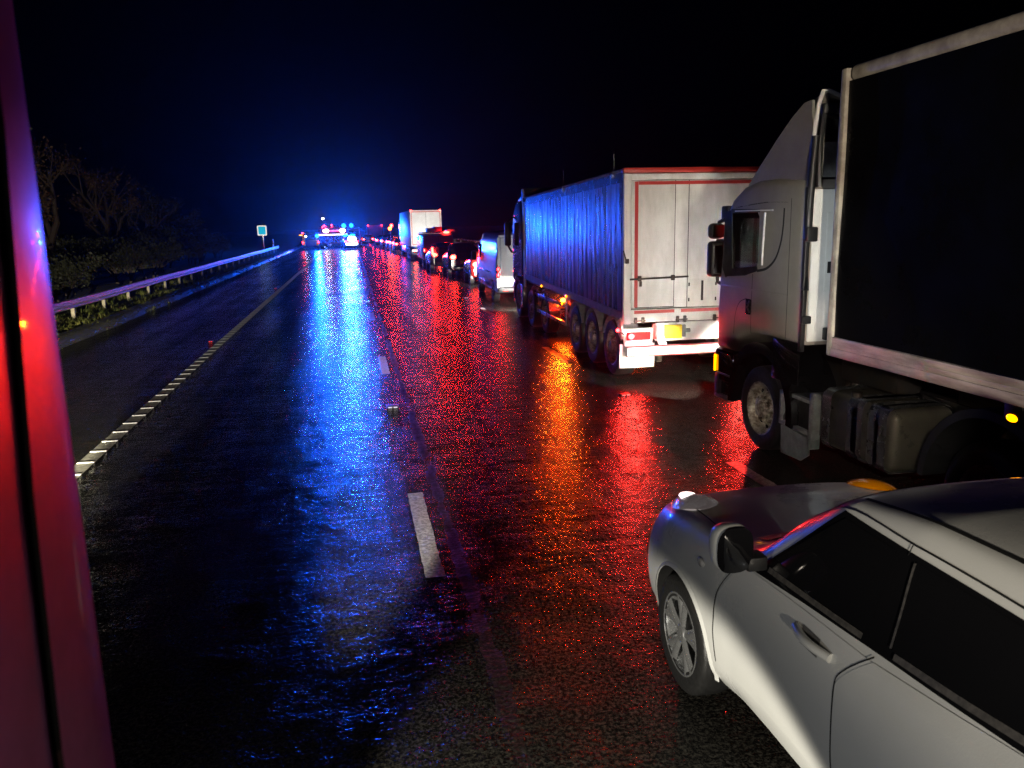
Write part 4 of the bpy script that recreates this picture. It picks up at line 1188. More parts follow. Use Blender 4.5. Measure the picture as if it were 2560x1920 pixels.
for sg in (-1, 1):
    t = MB(); t.box(sg*0.925-0.045, sg*0.925+0.045, -0.05, 0.06, 0.90, 1.26, 0.02); o = t.build('tail_light', 'lens_red', V)
    t = MB(); t.ball((sg*0.93, -0.052, 1.19), (0.04, 0.012, 0.055), 12, 8); t.ball((sg*0.93, -0.052, 0.99), (0.04, 0.012, 0.055), 12, 8); t.build('bulb', 'tail', o)
    tlight((sg*0.93, -0.13, 1.09), 34, CB_RED, 0.06, V)
    t = MB(); t.box(sg*0.70-0.10, sg*0.70+0.10, -0.106, -0.098, 0.42, 0.47, 0.003); t.build('reflector', 'lens_red', V)
    for y in (1.15, 5.4): wheel(V, sg*0.86, y, 0.36, 0.24, sg, 'plain')
    t = MB(); t.box(sg*1.0-0.02, sg*1.0+0.02, 1.7, 4.8, 0.98, 1.03, 0.012); t.box(sg*0.99-0.02, sg*0.99+0.02, 1.7, 4.85, 0.50, 0.62, 0.01); t.box(sg*0.97-0.02, sg*0.97+0.02, 0.3, 4.5, 2.08, 2.11, 0.008); t.build('side_moulding', 'van_paint', V)
    t = MB(); t.box(sg*0.955-0.03, sg*0.955+0.03, 4.5, 5.35, 1.42, 1.95, 0.02); t.build('cab_window', 'black_gloss', V)
    t = MB()
    for y in (1.8, 2.6, 3.9): t.ball((sg*1.0, y, 0.72), (0.012, 0.03, 0.02), 8, 6)
    t.build('side_marker', 'lens_amber', V)
    t = MB(); t.box(sg*1.16-0.10, sg*1.16+0.10, 5.2, 5.32, 1.30, 1.66, 0.04); t.build('door_mirror', 'black_plastic', V)

# ---------------------------------------------------------------- cars of the queue
def make_car(name, label, cat, paint, loc, rz=0.0, sy=1.0, sz=1.0, sx=1.0, glow='tail', high=None, group=None, ny=40):
    L = Loft(scale_secs(crossover_sections(), sy, sz, sx))
    root = thing(name, label, cat, loc, rz, group)
    off = 3.28*sy            # the root sits under the rear bumper
    L2 = Loft([(y+off, k) for y, k in L.s])
    t = MB(); L2.body(t, ny, 4); t.build('body', paint, root)
    t = MB(); t.grid(lambda u, v: ((-0.48+0.96*u)*sx, off+(-2.62-0.40*v)*sy, L2.tz(off+(-2.62-0.40*v)*sy, abs((-0.48+0.96*u)*sx)) + 0.006), 12, 6); t.build('rear_screen', 'black_gloss', root)
    for sg in (-1, 1):
        t = MB(); L2.side(t, lambda v: off-(0.74+0.38*v)*sy, lambda v: off-(2.60-0.14*v)*sy, lambda u: (1.10+0.13*u)*sz, lambda u: (1.465-0.02*u)*sz, 0.006, 14, 5, sg); t.build('side_window', 'black_gloss', root)
        t = MB(); t.box(sg*0.62*sx-0.10, sg*0.62*sx+0.10, 0.02, 0.14, 0.88*sz, 1.06*sz, 0.03); o = t.build('tail_light', 'lens_red', root)
        t = MB(); t.ball((sg*0.62*sx, 0.012, 0.97*sz), (0.17, 0.02, 0.12), 12, 8); t.build('bulb', glow, o)
        if glow == 'brake': tlight((sg*0.62*sx, -0.10, 0.97*sz), 24, CB_RED, 0.07, root)
        for y in (0.0, -2.53): wheel(root, sg*0.78*sx, off+y*sy, 0.33, 0.2, sg, 'plain')
    if high:
        t = MB(); t.ball((0, off-2.72*sy, 1.50*sz), (0.16, 0.03, 0.025), 12, 6); t.build('high_brake_light', high, root)
    t = MB(); t.box(-0.26, 0.26, -0.015, 0.01, 0.68*sz, 0.79*sz, 0.004); t.build('number_plate', 'yellow_plate', root)
    t = MB(); t.box(-0.62*sx, 0.62*sx, -0.05, 0.12, 0.36, 0.58*sz, 0.05); t.build('bumper', paint, root)
    t = MB()
    for sg in (-1, 1): t.box(sg*0.55-0.15, sg*0.55+0.15, off+0.78*sy, off+0.82*sy, 0.62*sz, 0.74*sz, 0.02)
    t.build('headlight', 'lens_clear', root)
    return root
Q = 'vehicles queuing in the right lane'
rc = make_car('red_hatchback', 'small red hatchback directly in front of the panel van, tail light glaring', 'car', 'red_paint', (6.0, 35.6, 0), R(-2), 0.92, 0.98, 0.95, 'brake', None, Q)
spot('headlight_beam', (5.2, 33.6, 0.80), (5.75, 36, 0.85), 2200, (1.0, 0.93, 0.85), 70, 0.4)
for (xa, ya, xb, yb, zz_) in ((5.9, 39.0, 5.75, 41.4, 0.95), (5.6, 45.3, 5.35, 46.9, 0.9), (5.3, 50.3, 5.5, 52.6, 1.5), (5.6, 78.9, 5.0, 80.5, 0.9), (5.0, 84.9, 4.95, 86.5, 0.9)):
    spot('headlight_beam', (xa, ya, 0.75), (xb, yb, zz_), 1300, (1.0, 0.93, 0.85), 110, 0.4)
c2 = make_car('dark_people_carrier', 'dark people carrier with lit red rear screen ahead of the red hatchback', 'car', 'dark_paint', (5.75, 41.4, 0), R(-1), 1.05, 1.10, 1.02, 'brake', 'brake', Q)
t = MB(); t.ball((0.12, 0.58, 1.42), (0.28, 0.03, 0.15), 12, 8); t.build('rear_window_light', 'amber_bright', c2)
plight((0.12, 0.45, 1.45), 45, (1.0, 0.06, 0.01), 0.1, c2)
c3 = make_car('dark_estate_car', 'dark estate car with tall tail lights between the people carrier and the orange van', 'car', 'grey_paint', (5.35, 46.8, 0), 0, 1.0, 1.05, 1.0, 'brake', 'tail', Q)
t = MB(); t.box(-0.82, -0.70, 0.10, 0.2, 1.02, 1.45, 0.03); t.build('tail_light', 'brake', c3)
tlight((-0.80, 0.0, 1.25), 15, CB_RED, 0.1, c3)

# orange works van with beacon and a loaded rack
ov = thing('orange_works_van', 'orange works van with a red beacon and loaded roof rack', 'van', (5.55, 52.6, 0), 0, Q)
t = MB(); t.box(-0.98, 0.98, 0.02, 5.2, 0.45, 2.16, 0.14, 4); t.build('body', 'van_paint', ov)
t = MB(); t.box(-0.94, 0.94, -0.02, 0.05, 0.60, 2.05, 0.03); t.build('rear_door', 'orange_paint', ov)
t = MB(); t.box(-0.008, 0.008, -0.026, -0.02, 0.62, 2.02); t.build('door_gap', 'seam', ov)
t = MB(); t.box(-0.96, 0.96, -0.08, 0.08, 0.38, 0.58, 0.04); t.build('rear_bumper', 'black_plastic', ov)
t = MB(); t.box(-0.92, 0.92, 0.3, 0.36, 2.20, 2.25, 0.01); t.box(-0.92, 0.92, 3.6, 3.66, 2.20, 2.25, 0.01); t.box(-0.92, -0.87, 0.3, 3.6, 2.22, 2.26, 0.01); t.box(0.87, 0.92, 0.3, 3.6, 2.22, 2.26, 0.01); t.build('roof_rack', 'galv', ov)
t = MB(); t.ball((0.55, 0.05, 2.24), (0.22, 0.06, 0.08), 14, 8); t.build('beacon', 'brake', ov)
tlight((0.55, -0.12, 2.26), 30, CB_RED, 0.1, ov)
for k, (x, sz_) in enumerate(((-0.35, 0.26), (0.12, 0.34), (0.95, 0.18))):
    t = MB(); t.box(x-0.28, x+0.22, 0.5, 2.0, 2.26, 2.26+sz_, 0.06, 3); o = t.build('roof_load', ['grey_panel', 'orange_paint', 'pale_white'][k], None); o.location = ov.location
    tag(o, ['grey bundle strapped on the orange van roof rack, leftmost of the load', 'tall orange bundle in the middle of the orange van roof rack', 'low pale box at the right edge of the orange van roof rack'][k], 'load', 'load on the orange van')
for sg in (-1, 1):
    t = MB(); t.box(sg*0.93-0.05, sg*0.93+0.05, -0.04, 0.08, 0.75, 1.25, 0.02); o = t.build('tail_light', 'lens_red', ov)
    t = MB(); t.ball((sg*0.93, -0.045, 1.12), (0.05, 0.012, 0.09), 12, 8); t.build('bulb', 'brake', o)
    tlight((sg*0.93, -0.14, 1.12), 20, CB_RED, 0.07, ov)
    for y in (0.9, 4.2): wheel(ov, sg*0.86, y, 0.35, 0.22, sg, 'plain')
for x in (-0.7, 0.7):
    t = MB(); t.box(x-0.15, x+0.15, 5.2, 5.24, 0.68, 0.86, 0.02); t.build('headlight', 'lens_clear', ov)
    spot('headlight_beam', (x, 5.3, 0.8), (x*0.6+0.3, 12.1, 2.3), 1500, (1.0, 0.96, 0.9), 44, 0.4, 0.05, ov)
# box lorry
bl = thing('box_lorry', 'tall white box lorry with two red marker lights on its top corners', 'lorry', (5.90, 64.7, 0), 0, Q)
t = MB(); t.box(-1.25, 1.25, 0.0, 13.4, 1.08, 3.90, 0.03); t.build('box_body', 'pale_white', bl)
t = MB(); t.box(-1.15, -1.10, -0.02, 0.0, 1.2, 3.8); t.box(1.10, 1.15, -0.02, 0.0, 1.2, 3.8); t.box(-1.10, 1.10, -0.02, 0.0, 3.74, 3.8); t.box(-1.10, 1.10, -0.02, 0.0, 1.2, 1.26); t.build('red_marking', 'red_tape', bl)
t = MB(); t.box(-0.008, 0.008, -0.012, 0.0, 1.2, 3.8); t.build('door_gap', 'seam', bl)
t = MB()
for x in (-1.16, 1.14): t.ball((x, -0.03, 3.88), (0.055, 0.03, 0.055), 12, 8)
t.build('marker_lamp', 'marker_red', bl)
t = MB(); t.box(-1.2, 1.2, -0.05, 0.03, 0.42, 0.58, 0.01); t.box(-0.9, 0.9, 0.2, 13, 0.8, 1.07); t.build('chassis', 'dark_steel', bl)
t = MB(); t.box(-1.2, -0.65, -0.02, 0.03, 0.64, 0.86, 0.01); t.box(0.65, 1.2, -0.02, 0.03, 0.64, 0.86, 0.01); o = t.build('lamp_panel', 'pale_white', bl)
for sg in (-1, 1):
    t = MB(); t.ball((sg*0.95, -0.04, 0.75), (0.10, 0.02, 0.06), 12, 8); t.build('tail_light', 'brake', bl)
    tlight((sg*0.95, -0.14, 0.75), 40, CB_RED, 0.07, bl)
t = MB(); t.box(-0.3, 0.3, -0.03, 0.02, 0.66, 0.92, 0.01); t.build('number_plate', 'yellow_plate', bl)
for y in (1.8, 3.1, 4.4, 12.6):
    for x, sd in ((-1.08, -1), (1.08, 1)): wheel(bl, x, y, 0.5, 0.34, sd, 'plain')
t = MB(); t.box(-1.24, 1.24, 13.7, 15.8, 0.5, 3.3, 0.12, 3); t.build('cab', 'dark_paint', bl)
t = MB(); t.box(-1.27, -1.23, 5.4, 11.6, 0.45, 1.0, 0.01); t.ball((-1.28, 6.2, 0.8), (0.03, 0.16, 0.09), 10, 6); t.build('side_guard', 'galv', bl)
t = MB(); t.ball((-1.30, 7.6, 0.78), (0.04, 0.10, 0.08), 10, 6); t.ball((-1.30, 9.0, 0.78), (0.04, 0.10, 0.08), 10, 6); t.build('side_marker', 'marker_red', bl)
# more cars, farther
far = [(5.0, 80.5, 'dark_paint', 'dark car just ahead of the tall box lorry', 'brake'),
       (4.95, 86.5, 'red_paint', 'red car beyond the box lorry, glaring brake lights', 'brake'),
       (4.75, 93.0, 'dark_paint', 'dark car at the foot of the beacon mast', 'brake'),
       (4.3, 99.0, 'grey_paint', 'grey car beyond the beacon mast with bright brake lights', 'brake'),
       (3.9, 106.0, 'dark_paint', 'dark car behind the distant tall lorry', 'brake'),
       (4.9, 112.0, 'grey_paint', 'grey car right of the distant tall lorry, brake lights on', 'brake'),
       (2.4, 118.0, 'dark_paint', 'dark car between the police car and the distant tall lorry', 'brake')]
src = None
for (x, y, p, lb, gl) in far:
    if src is None:
        src = make_car('queuing_car', lb, 'car', p, (x, y, 0), 0, 1, 1, 1, gl, 'brake', Q, 24); k = src
    else:
        k = copy_tree(src); k.location = (x, y, 0); k['label'] = lb
        for ch in k.children:
            if ch.name.startswith('body') and p != 'dark_paint':
                ch.data = ch.data.copy(); ch.data.materials[0] = M[p]
    k.rotation_euler = (0, 0, R(random.uniform(-2, 2)))
# distant lorry
dl = thing('distant_lorry', 'distant tall grey lorry seen beyond the queue, two red top lights', 'lorry', (4.1, 140, 0), 0, Q)
t = MB(); t.box(-1.3, 1.3, 0, 9, 1.0, 2.95, 0.04); t.build('box_body', 'pale_white', dl)
t = MB(); t.box(-1.3, -1.12, -0.02, 0, 1.0, 2.9); t.box(1.12, 1.3, -0.02, 0, 1.0, 2.9); t.build('corner_marking', 'red_tape', dl)
t = MB()
for x in (-1.16, 1.16): t.ball((x, -0.06, 2.92), (0.09, 0.04, 0.09), 10, 6)
t.build('marker_lamp', 'marker_red', dl)
t = MB()
for x in (-1.0, 1.0): t.ball((x, -0.06, 0.9), (0.14, 0.04, 0.10), 10, 6)
t.build('tail_light', 'brake', dl)
t = MB(); t.box(-1.1, 1.1, 0.1, 10.5, 0.6, 1.0); t.box(-1.2, 1.2, 9.2, 11, 0.6, 2.8, 0.1); t.build('chassis', 'dark_steel', dl)
for y in (1.8, 9.8):
    for sg in (-1, 1): wheel(dl, sg*1.1, y, 0.48, 0.3, sg, 'plain')
# beacon mast on its own base between the far cars
bmst = thing('beacon_mast', 'slim mast with red and amber warning lamps among the far cars', 'warning light', (4.35, 91.3, 0))
t = MB(); t.tube([(0, 0, 0.0), (0, 0, 2.55)], 0.045, 8); t.box(-0.25, 0.25, -0.25, 0.25, 0, 0.12, 0.02); t.build('pole', 'galv', bmst)
t = MB(); t.ball((-0.06, -0.05, 2.45), (0.17, 0.08, 0.17), 12, 8); t.build('lamp', 'amber_bright', bmst)
plight((0.0, -0.3, 2.6), 130, (1.0, 0.07, 0.008), 0.15, bmst)
t = MB(); t.ball((0.12, -0.05, 2.78), (0.17, 0.08, 0.15), 12, 8); t.tube([(0.08, 0, 2.5), (0.12, 0, 2.75)], 0.03, 6); t.build('lamp', 'brake', bmst)

# ---------------------------------------------------------------- emergency vehicles
FE = thing('fire_engine', 'fire engine parked across the lanes with roller shutters, beacons and white scene lights', 'fire engine', (-1.6, 111, 0), R(-6))
t = MB(); t.box(-2.6, 1.2, 0, 2.4, 0.55, 2.75, 0.08, 3); t.build('body', 'red_paint', FE)
t = MB(); t.box(1.24, 2.9, 0.05, 2.35, 0.55, 2.70, 0.20, 4); t.build('crew_cab', 'red_paint', FE)
t = MB(); t.box(1.4, 1.95, 0.03, 0.06, 1.5, 2.25, 0.02); t.box(2.1, 2.75, 0.03, 0.06, 1.5, 2.25, 0.02); t.build('cab_window', 'black_gloss', FE)
for x0, x1 in ((-2.5, -1.65), (-1.6, -0.75), (-0.70, 0.15), (0.2, 1.1)):
    t = MB()
    t.grid(lambda u, v, x0=x0, x1=x1: (x0+(x1-x0)*u, -0.02-0.006*abs(math.sin(v*60)), 0.75+0.92*v), 2, 90, False); t.build('roller_shutter', 'galv', FE)
t = MB(); t.box(-2.55, 1.15, -0.035, -0.002, 1.70, 1.84, 0.01); t.build('glowing_reflective_band', emit('glowing_reflective_band', (1.0, 0.95, 0.7), 3.0, (0.8, 0.8, 0.6)), FE)  # reflective stripe, given emission so that it looks lit
t = MB(); t.box(-1.1, 0.1, -0.05, -0.002, 2.20, 2.36, 0.01); t.build('red_light_strip', emit('red_strip', (1.0, 0.1, 0.2), 3.0), FE)
for x in (-1.62, 0.55):
    t = MB(); t.ball((x, -0.10, 2.28), (0.40, 0.06, 0.24), 14, 8); t.mi = 1; t.box(x-0.04, x+0.04, -0.06, 0.0, 2.1, 2.4); t.build('scene_light', ['scene_lamp', 'dark_steel'], FE)
    tlight((x, -0.30, 2.28), 30, (1, .96, .88), 0.12, FE)
t = MB()
for x, z in ((-1.80, 2.95), (-0.85, 3.03), (-2.05, 2.80)): t.ball((x, 0.0, z), (0.10, 0.06, 0.08), 10, 6); t.tube([(x, 0.05, 2.7), (x, 0.05, z)], 0.02, 6)
t.build('marker_lamp', 'marker_red', FE)
for x, z, k in ((0.75, 2.92, 'blue_lamp'), (1.75, 2.92, 'blue_lamp2'), (-2.75, 1.75, 'blue_lamp2')):
    t = MB(); t.ball((x, -0.05 if z > 2 else -0.3, z), (0.28, 0.18, 0.28), 14, 8); t.mi = 1
    t.cyl((x, -0.05 if z > 2 else -0.3, z-0.2), (x, -0.05 if z > 2 else -0.3, z-0.1), 0.12, 12); t.build('beacon', [k, 'dark_steel'], FE)
    tlight((x, -0.32 if z > 2 else -0.55, z), 11000 if k == 'blue_lamp' else 3800, BEACON, 0.13, FE)
t = MB(); t.box(-2.5, 1.0, 0.4, 2.0, 2.78, 2.9, 0.03); t.tube([(-2.5, 0.6, 2.95), (1.0, 0.6, 2.95)], 0.03, 6); t.tube([(-2.5, 1.0, 2.95), (1.0, 1.0, 2.95)], 0.03, 6); t.build('ladder', 'galv', FE)
t = MB(); t.box(-2.55, 2.85, 0.1, 2.3, 0.32, 0.56, 0.03); t.build('skirt', 'dark_steel', FE)
for x in (-1.3, 2.0):
    for yy in (0.16, 2.24):
        o = wheel(FE, 0, 0, 0.48, 0.3, -1, 'plain'); o.rotation_euler = (0, 0, R(90) if yy < 1 else R(-90)); o.location = (x, yy, 0.48)
# patrol vehicle at the left of the engine
PV = thing('patrol_vehicle', 'tall patrol vehicle with red and yellow chevrons left of the fire engine', 'patrol car', (-4.95, 104, 0))
t = MB(); t.box(-1.0, 1.0, 0, 5.0, 0.42, 2.0, 0.16, 4); t.build('body', 'blue_paint', PV)
for sg in (-1, 1):
    t = MB(); t.box(sg*0.82-0.16, sg*0.82+0.16, -0.03, 0.01, 0.55, 1.75, 0.01); t.mi = 1
    for k in range(4):
        z = 0.62+0.28*k
        t.add([(sg*0.82-0.155, -0.034, z), (sg*0.82+0.155, -0.034, z+0.16), (sg*0.82+0.155, -0.034, z+0.30), (sg*0.82-0.155, -0.034, z+0.14)], [(0, 1, 2, 3)])
    t.build('chevron_panel', ['yellow_vis', 'red_tape'], PV)
    t = MB(); t.ball((sg*0.95, -0.05, 0.95), (0.09, 0.03, 0.12), 12, 8); t.build('tail_light', 'marker_red', PV)
    for y in (0.9, 4.0): wheel(PV, sg*0.85, y, 0.38, 0.24, sg, 'plain')
t = MB(); t.box(-0.62, 0.62, -0.02, 0.02, 1.2, 1.75, 0.03); t.build('rear_screen', 'black_gloss', PV)
t = MB(); t.box(-0.6, 0.6, 0.4, 0.7, 2.02, 2.14, 0.04); t.build('light_bar', 'black_plastic', PV)
t = MB(); t.ball((0.80, -0.06, 1.72), (0.24, 0.08, 0.2), 12, 8); t.build('blue_light', 'blue_lamp', PV)
tlight((0.80, -0.25, 1.72), 9500, BEACON, 0.13, PV)
t = MB(); t.ball((-0.55, -0.05, 1.70), (0.14, 0.05, 0.12), 12, 8); t.build('work_light', 'white_lamp', PV)
tlight((-0.55, -0.2, 1.70), 10, (1, .95, .9), 0.1, PV)
t = MB(); t.ball((-0.9, 0.4, 2.1), (0.10, 0.06, 0.08), 12, 8); t.build('marker_lamp', 'marker_red', PV)
t = MB(); t.ball((-1.12, -0.1, 1.85), (0.26, 0.03, 0.05), 12, 8); t.build('amber_arrow', 'amber', PV)
# police car at the right of it
PC = make_car('police_car', 'low police car right of the fire engine with blue roof bar and glaring lights', 'police car', 'blue_paint', (0.05, 101, 0), R(8), 1.1, 1.0, 1.0, 'marker_red')
t = MB(); t.box(-0.55, 0.55, 1.95, 2.2, 1.60, 1.70, 0.03); t.build('light_bar', 'black_plastic', PC)
t = MB(); t.ball((-0.45, 2.05, 1.72), (0.34, 0.16, 0.16), 12, 8); t.ball((0.45, 2.05, 1.72), (0.34, 0.16, 0.16), 12, 8); t.build('blue_light', 'blue_lamp', PC)
tlight((0.0, 1.75, 1.82), 10500, BEACON, 0.16, PC)
t = MB(); t.ball((0.05, 0.0, 1.28), (0.55, 0.06, 0.34), 12, 8); t.build('work_light', 'white_lamp', PC)
t = MB(); t.box(-0.72, 0.72, -0.08, -0.02, 0.55, 0.80, 0.05); t.build('rear_light_bar', 'white_lamp', PC)
tlight((0.0, -0.25, 0.9), 12, (1, .95, .9), 0.2, PC)

# ---------------------------------------------------------------- roadside: sign, marker post, central barrier, far lamp
sg_ = thing('location_sign', 'square blue sign with white border on a thin post behind the guard rail', 'road sign', (-8.72, 85, 0))
t = MB(); t.prism([(-0.40, 2.06), (0.40, 2.06), (0.46, 2.12), (0.46, 3.0), (0.40, 3.06), (-0.40, 3.06), (-0.46, 3.0), (-0.46, 2.12)], 'y', -0.02, 0.0); t.build('border', 'sign_white', sg_)
t = MB(); t.box(-0.34, 0.34, -0.026, -0.021, 2.18, 2.94); t.build('sign_face', 'sign_blue', sg_)
t = MB(); t.tube([(0.06, 0.03, -0.1), (0.06, 0.03, 3.0)], 0.04, 10); t.build('post', 'galv', sg_)
mp_ = thing('marker_post', 'short white post with red reflector behind the far guard rail', 'marker post', (-8.75, 96, 0))
t = MB(); t.box(-0.08, 0.08, -0.03, 0.03, -0.1, 1.55, 0.02); t.build('post', 'sign_white', mp_)
t = MB(); t.box(-0.07, 0.07, -0.04, -0.031, 0.95, 1.4, 0.004); t.build('reflector', 'lens_red', mp_)
cb = thing('central_barrier', 'dark central barrier with a bright steel top rail beyond the queue', 'barrier', (8.95, 20, 0))
t = MB(); t.box(-0.12, 0.12, 0, 130, -0.05, 1.25, 0.03); t.build('panel', 'concrete', cb)
t = MB(); t.tube([(0, 2+q*4, 1.50) for q in range(33)], 0.075, 10); t.build('rail', 'galv', cb)
pm = MB(); pm.box(-0.03, 0.03, -0.03, 0.03, 1.2, 1.46); pme = pm.mesh('post', 'galv')
for k in range(32):
    o = bpy.data.objects.new('post', pme); col.objects.link(o); o.parent = cb; o.location = (0, 3+k*4, 0)
fl = thing('street_lamp', 'far street lamp showing as a white speck left of the fire engine', 'street lamp', (-16.2, 500, 0))
t = MB(); t.tube([(0, 0, -0.1), (0, 0, 7.6), (0.3, -0.2, 8.0)], 0.12, 8, 0.07); t.build('pole', 'galv', fl)
t = MB(); t.ball((0.35, -0.3, 8.0), (0.75, 0.4, 0.35), 12, 8); t.build('lamp', 'far_white', fl)

# ---------------------------------------------------------------- verge grass
random.seed(11)
gm = MB()
def tuft(cx_, cy_, n, h, sp):
    for _ in range(n):
        a = random.uniform(0, 6.283); r = sp*random.random()**0.6
        x, y = cx_+r*math.cos(a), cy_+r*math.sin(a)
        hh = h*random.uniform(0.5, 1.2); ln = hh*random.uniform(0.3, 1.0); a2 = random.uniform(0, 6.283)
        dx, dy = math.cos(a2)*ln, math.sin(a2)*ln
        wv = 0.010
        px, py = -math.sin(a2)*wv, math.cos(a2)*wv
        gm.add([(x-px, y-py, 0.02), (x+px, y+py, 0.02), (x+dx*0.5+px*0.7, y+dy*0.5+py*0.7, hh*0.75), (x+dx*0.5-px*0.7, y+dy*0.5-py*0.7, hh*0.75), (x+dx, y+dy, hh)], [(0, 1, 2, 3), (3, 2, 4)], False)
for _ in range(900):
    y = 18 + 62*random.random()**1.5
    x = random.uniform(-9.6, -7.25)
    if random.random() < 0.35: x = random.uniform(-7.9, -7.2)
    tuft(x, y, 22, random.uniform(0.10, 0.30), random.uniform(0.08, 0.30))
for _ in range(160):
    tuft(random.uniform(-7.3, -7.0), random.uniform(15, 80), 10, 0.08, 0.15)
o = gm.build('grass', 'grass'); o['kind'] = 'stuff'

# ---------------------------------------------------------------- trees and shrubs behind the rail
def tree(name, label, x, y, h, spread, seed, leaves=140, group='bare trees behind the guard rail', leafmat='leaf_dark', stems=1, depth=4):
    rnd = random.Random(seed)
    z0 = max(0.0, (-x-10.0))*0.10
    root = thing(name, label, 'tree' if stems < 4 else 'shrub', (x, y, z0), 0, group)
    tr = MB(); cr_ = MB(); lf = MB()
    tips = []
    def grow(p, d, ln, r, lev):
        pts = [p]; q = p.copy(); dd = d.copy()
        n = 4
        for i in range(n):
            dd = (dd + Vector((rnd.uniform(-.22, .22), rnd.uniform(-.22, .22), rnd.uniform(-.05, .16)))).normalized()
            q = q + dd*ln/n; pts.append(q.copy())
        (tr if lev == 0 else cr_).tube(pts, r, 6 if lev < 2 else 4, r*0.55)
        if lev >= depth: tips.append(pts); return
        k = 3 if lev < 2 else rnd.choice((3, 4))
        for _ in range(k + (2 if lev == 0 else 0)):
            t_ = rnd.uniform(0.35, 1.0); i = min(int(t_*n), n-1)
            bp = pts[i].lerp(pts[i+1], t_*n-i)
            a = rnd.uniform(0, 6.283); tilt = rnd.uniform(0.35, 0.95)
            side = Vector((math.cos(a), math.sin(a), 0))
            nd = (dd*math.cos(tilt) + side*math.sin(tilt)*spread).normalized()
            grow(bp, nd, ln*rnd.uniform(0.55, 0.78), r*0.5, lev+1)
    for s_ in range(stems):
        a = rnd.uniform(0, 6.28)
        grow(Vector((0.25*math.cos(a)*(stems > 1), 0.25*math.sin(a)*(stems > 1), -0.15)), Vector((0.25*math.cos(a)*(stems > 1), 0.25*math.sin(a)*(stems > 1), 1)).normalized(), h*0.40, 0.028*h/ (1 if stems == 1 else 1.8), 0)
    for pts in tips:
        for _ in range(leaves*2):
            if rnd.random() > 0.5: continue
            p = pts[rnd.randrange(len(pts))] + Vector((rnd.gauss(0, .12), rnd.gauss(0, .12), rnd.gauss(0, .12)))
            s = rnd.uniform(0.03, 0.085)
            a = Vector((rnd.uniform(-1, 1), rnd.uniform(-1, 1), rnd.uniform(-1, 1))).normalized()*s
            b = a.cross(Vector((rnd.uniform(-1, 1), rnd.uniform(-1, 1), rnd.uniform(-1, 1))))
            if b.length < 1e-6: continue
            b = b.normalized()*s*0.6
            lf.add([p-a, p+b, p+a, p-b], [(0, 1, 2, 3)], False)
    tr.build('trunk', 'bark', root)
    c = cr_.build('branches', 'bark', root)
    if lf.F: lf.build('crown', leafmat, root)
    return root
TL = [('bare_tree', 'tall many-branched bare tree nearest behind the guard rail', -12.6, 31, 8.6, 1.0, 3, 9, 'leaf_dark', 1),
      ('bare_tree', 'second tall bare tree with a few brown leaves', -13.2, 38, 8.2, 1.0, 5, 12, 'leaf_brown', 1),
      ('bare_tree', 'slim bare tree between the two taller bare trees', -15.0, 34, 9.0, 0.8, 8, 9, 'leaf_dark', 1),
      ('bare_tree', 'spreading bare tree with brown leaves in mid row', -12.8, 47, 7.6, 1.1, 12, 10, 'leaf_brown', 1),
      ('bare_tree', 'rounded leafy tree far along the guard rail', -13.0, 57, 6.8, 1.1, 15, 14, 'leaf_dark', 1),
      ('bare_tree', 'last rounded tree before the blue sign', -13.5, 68, 6.0, 1.1, 21, 14, 'leaf_dark', 1)]
for nm, lb, x, y, h, spd, sd, lv, lm, st in TL:
    tree(nm, lb, x, y, h, spd, sd, lv, leafmat=lm, stems=st)
SL = [('shrub', 'broad twiggy shrub close behind the third rail post', -10.6, 31.5, 2.9, 1.3, 51, 26), ('shrub', 'dense dark shrub filling the gap under the slim tree', -12.2, 40, 3.6, 1.3, 53, 26), ('shrub', 'wide shrub between the spreading tree and the rail', -11.0, 47.5, 3.4, 1.3, 55, 26), ('shrub', 'tall shrub beside the rounded leafy tree', -12.4, 58, 3.8, 1.3, 57, 26), ('shrub', 'shrub mass under the last tree before the sign', -12.0, 69, 3.6, 1.3, 59, 26), ('shrub', 'low leafy shrub nearest behind the guard rail', -11.4, 27.5, 2.4, 1.2, 31, 12), ('shrub', 'shrub below the bare trees with tangled stems', -11.6, 36, 2.6, 1.2, 33, 10),
      ('shrub', 'tangled shrub in the middle of the bare trees', -11.2, 43, 3.0, 1.2, 35, 10), ('shrub', 'dense shrub below the rounded leafy tree', -11.5, 52, 3.2, 1.2, 37, 12),
      ('shrub', 'dense shrub nearest the blue sign', -11.5, 63, 3.0, 1.2, 39, 12), ('shrub', 'farthest shrub beside the blue sign post', -11.8, 76, 2.8, 1.2, 41, 12)]
for nm, lb, x, y, h, spd, sd, lv in SL:
    tree(nm, lb, x, y, h, spd, sd, lv, 'shrubs behind the guard rail', 'leaf_dark', 5, 3)

# ---------------------------------------------------------------- own lorry cab beside the camera
OL = thing('near_lorry', 'wet red lorry cab side reflecting blue light, close at the left edge', 'lorry', (-1.6, 0.0, 0))
def OB(): return MB((-1.6, 0.0, 0))
M['own_paint'] = mat('own_paint', (0.50, 0.15, 0.44), 0.36, metal=0.75, coat=0.35, dirt=(0.38, 0.11, 0.31), rvar=0.08, dscale=5, bump=0.0012, bscale=6)
t = OB()
t.prism([(-2.86, -1.3), (-0.38, -1.3), (-0.318, -1.24), (-0.318, 0.80), (-0.320, 0.88), (-0.324, 0.94), (-0.334, 0.985), (-0.352, 1.02), (-0.385, 1.05), (-0.45, 1.07), (-1.0, 1.12), (-1.6, 1.14), (-2.2, 1.12), (-2.75, 1.04), (-2.83, 1.0), (-2.86, 0.9)], 'z', 0.95, 3.4, 0.0)
for i in range(len(t.S)): t.S[i] = len(t.F[i]) == 4
t.build('cab', 'own_paint', OL)
t = OB(); t.box(-2.84, -0.36, 0.2, 1.22, 0.38, 0.94, 0.06, 3); t.build('bumper', 'black_plastic', OL)
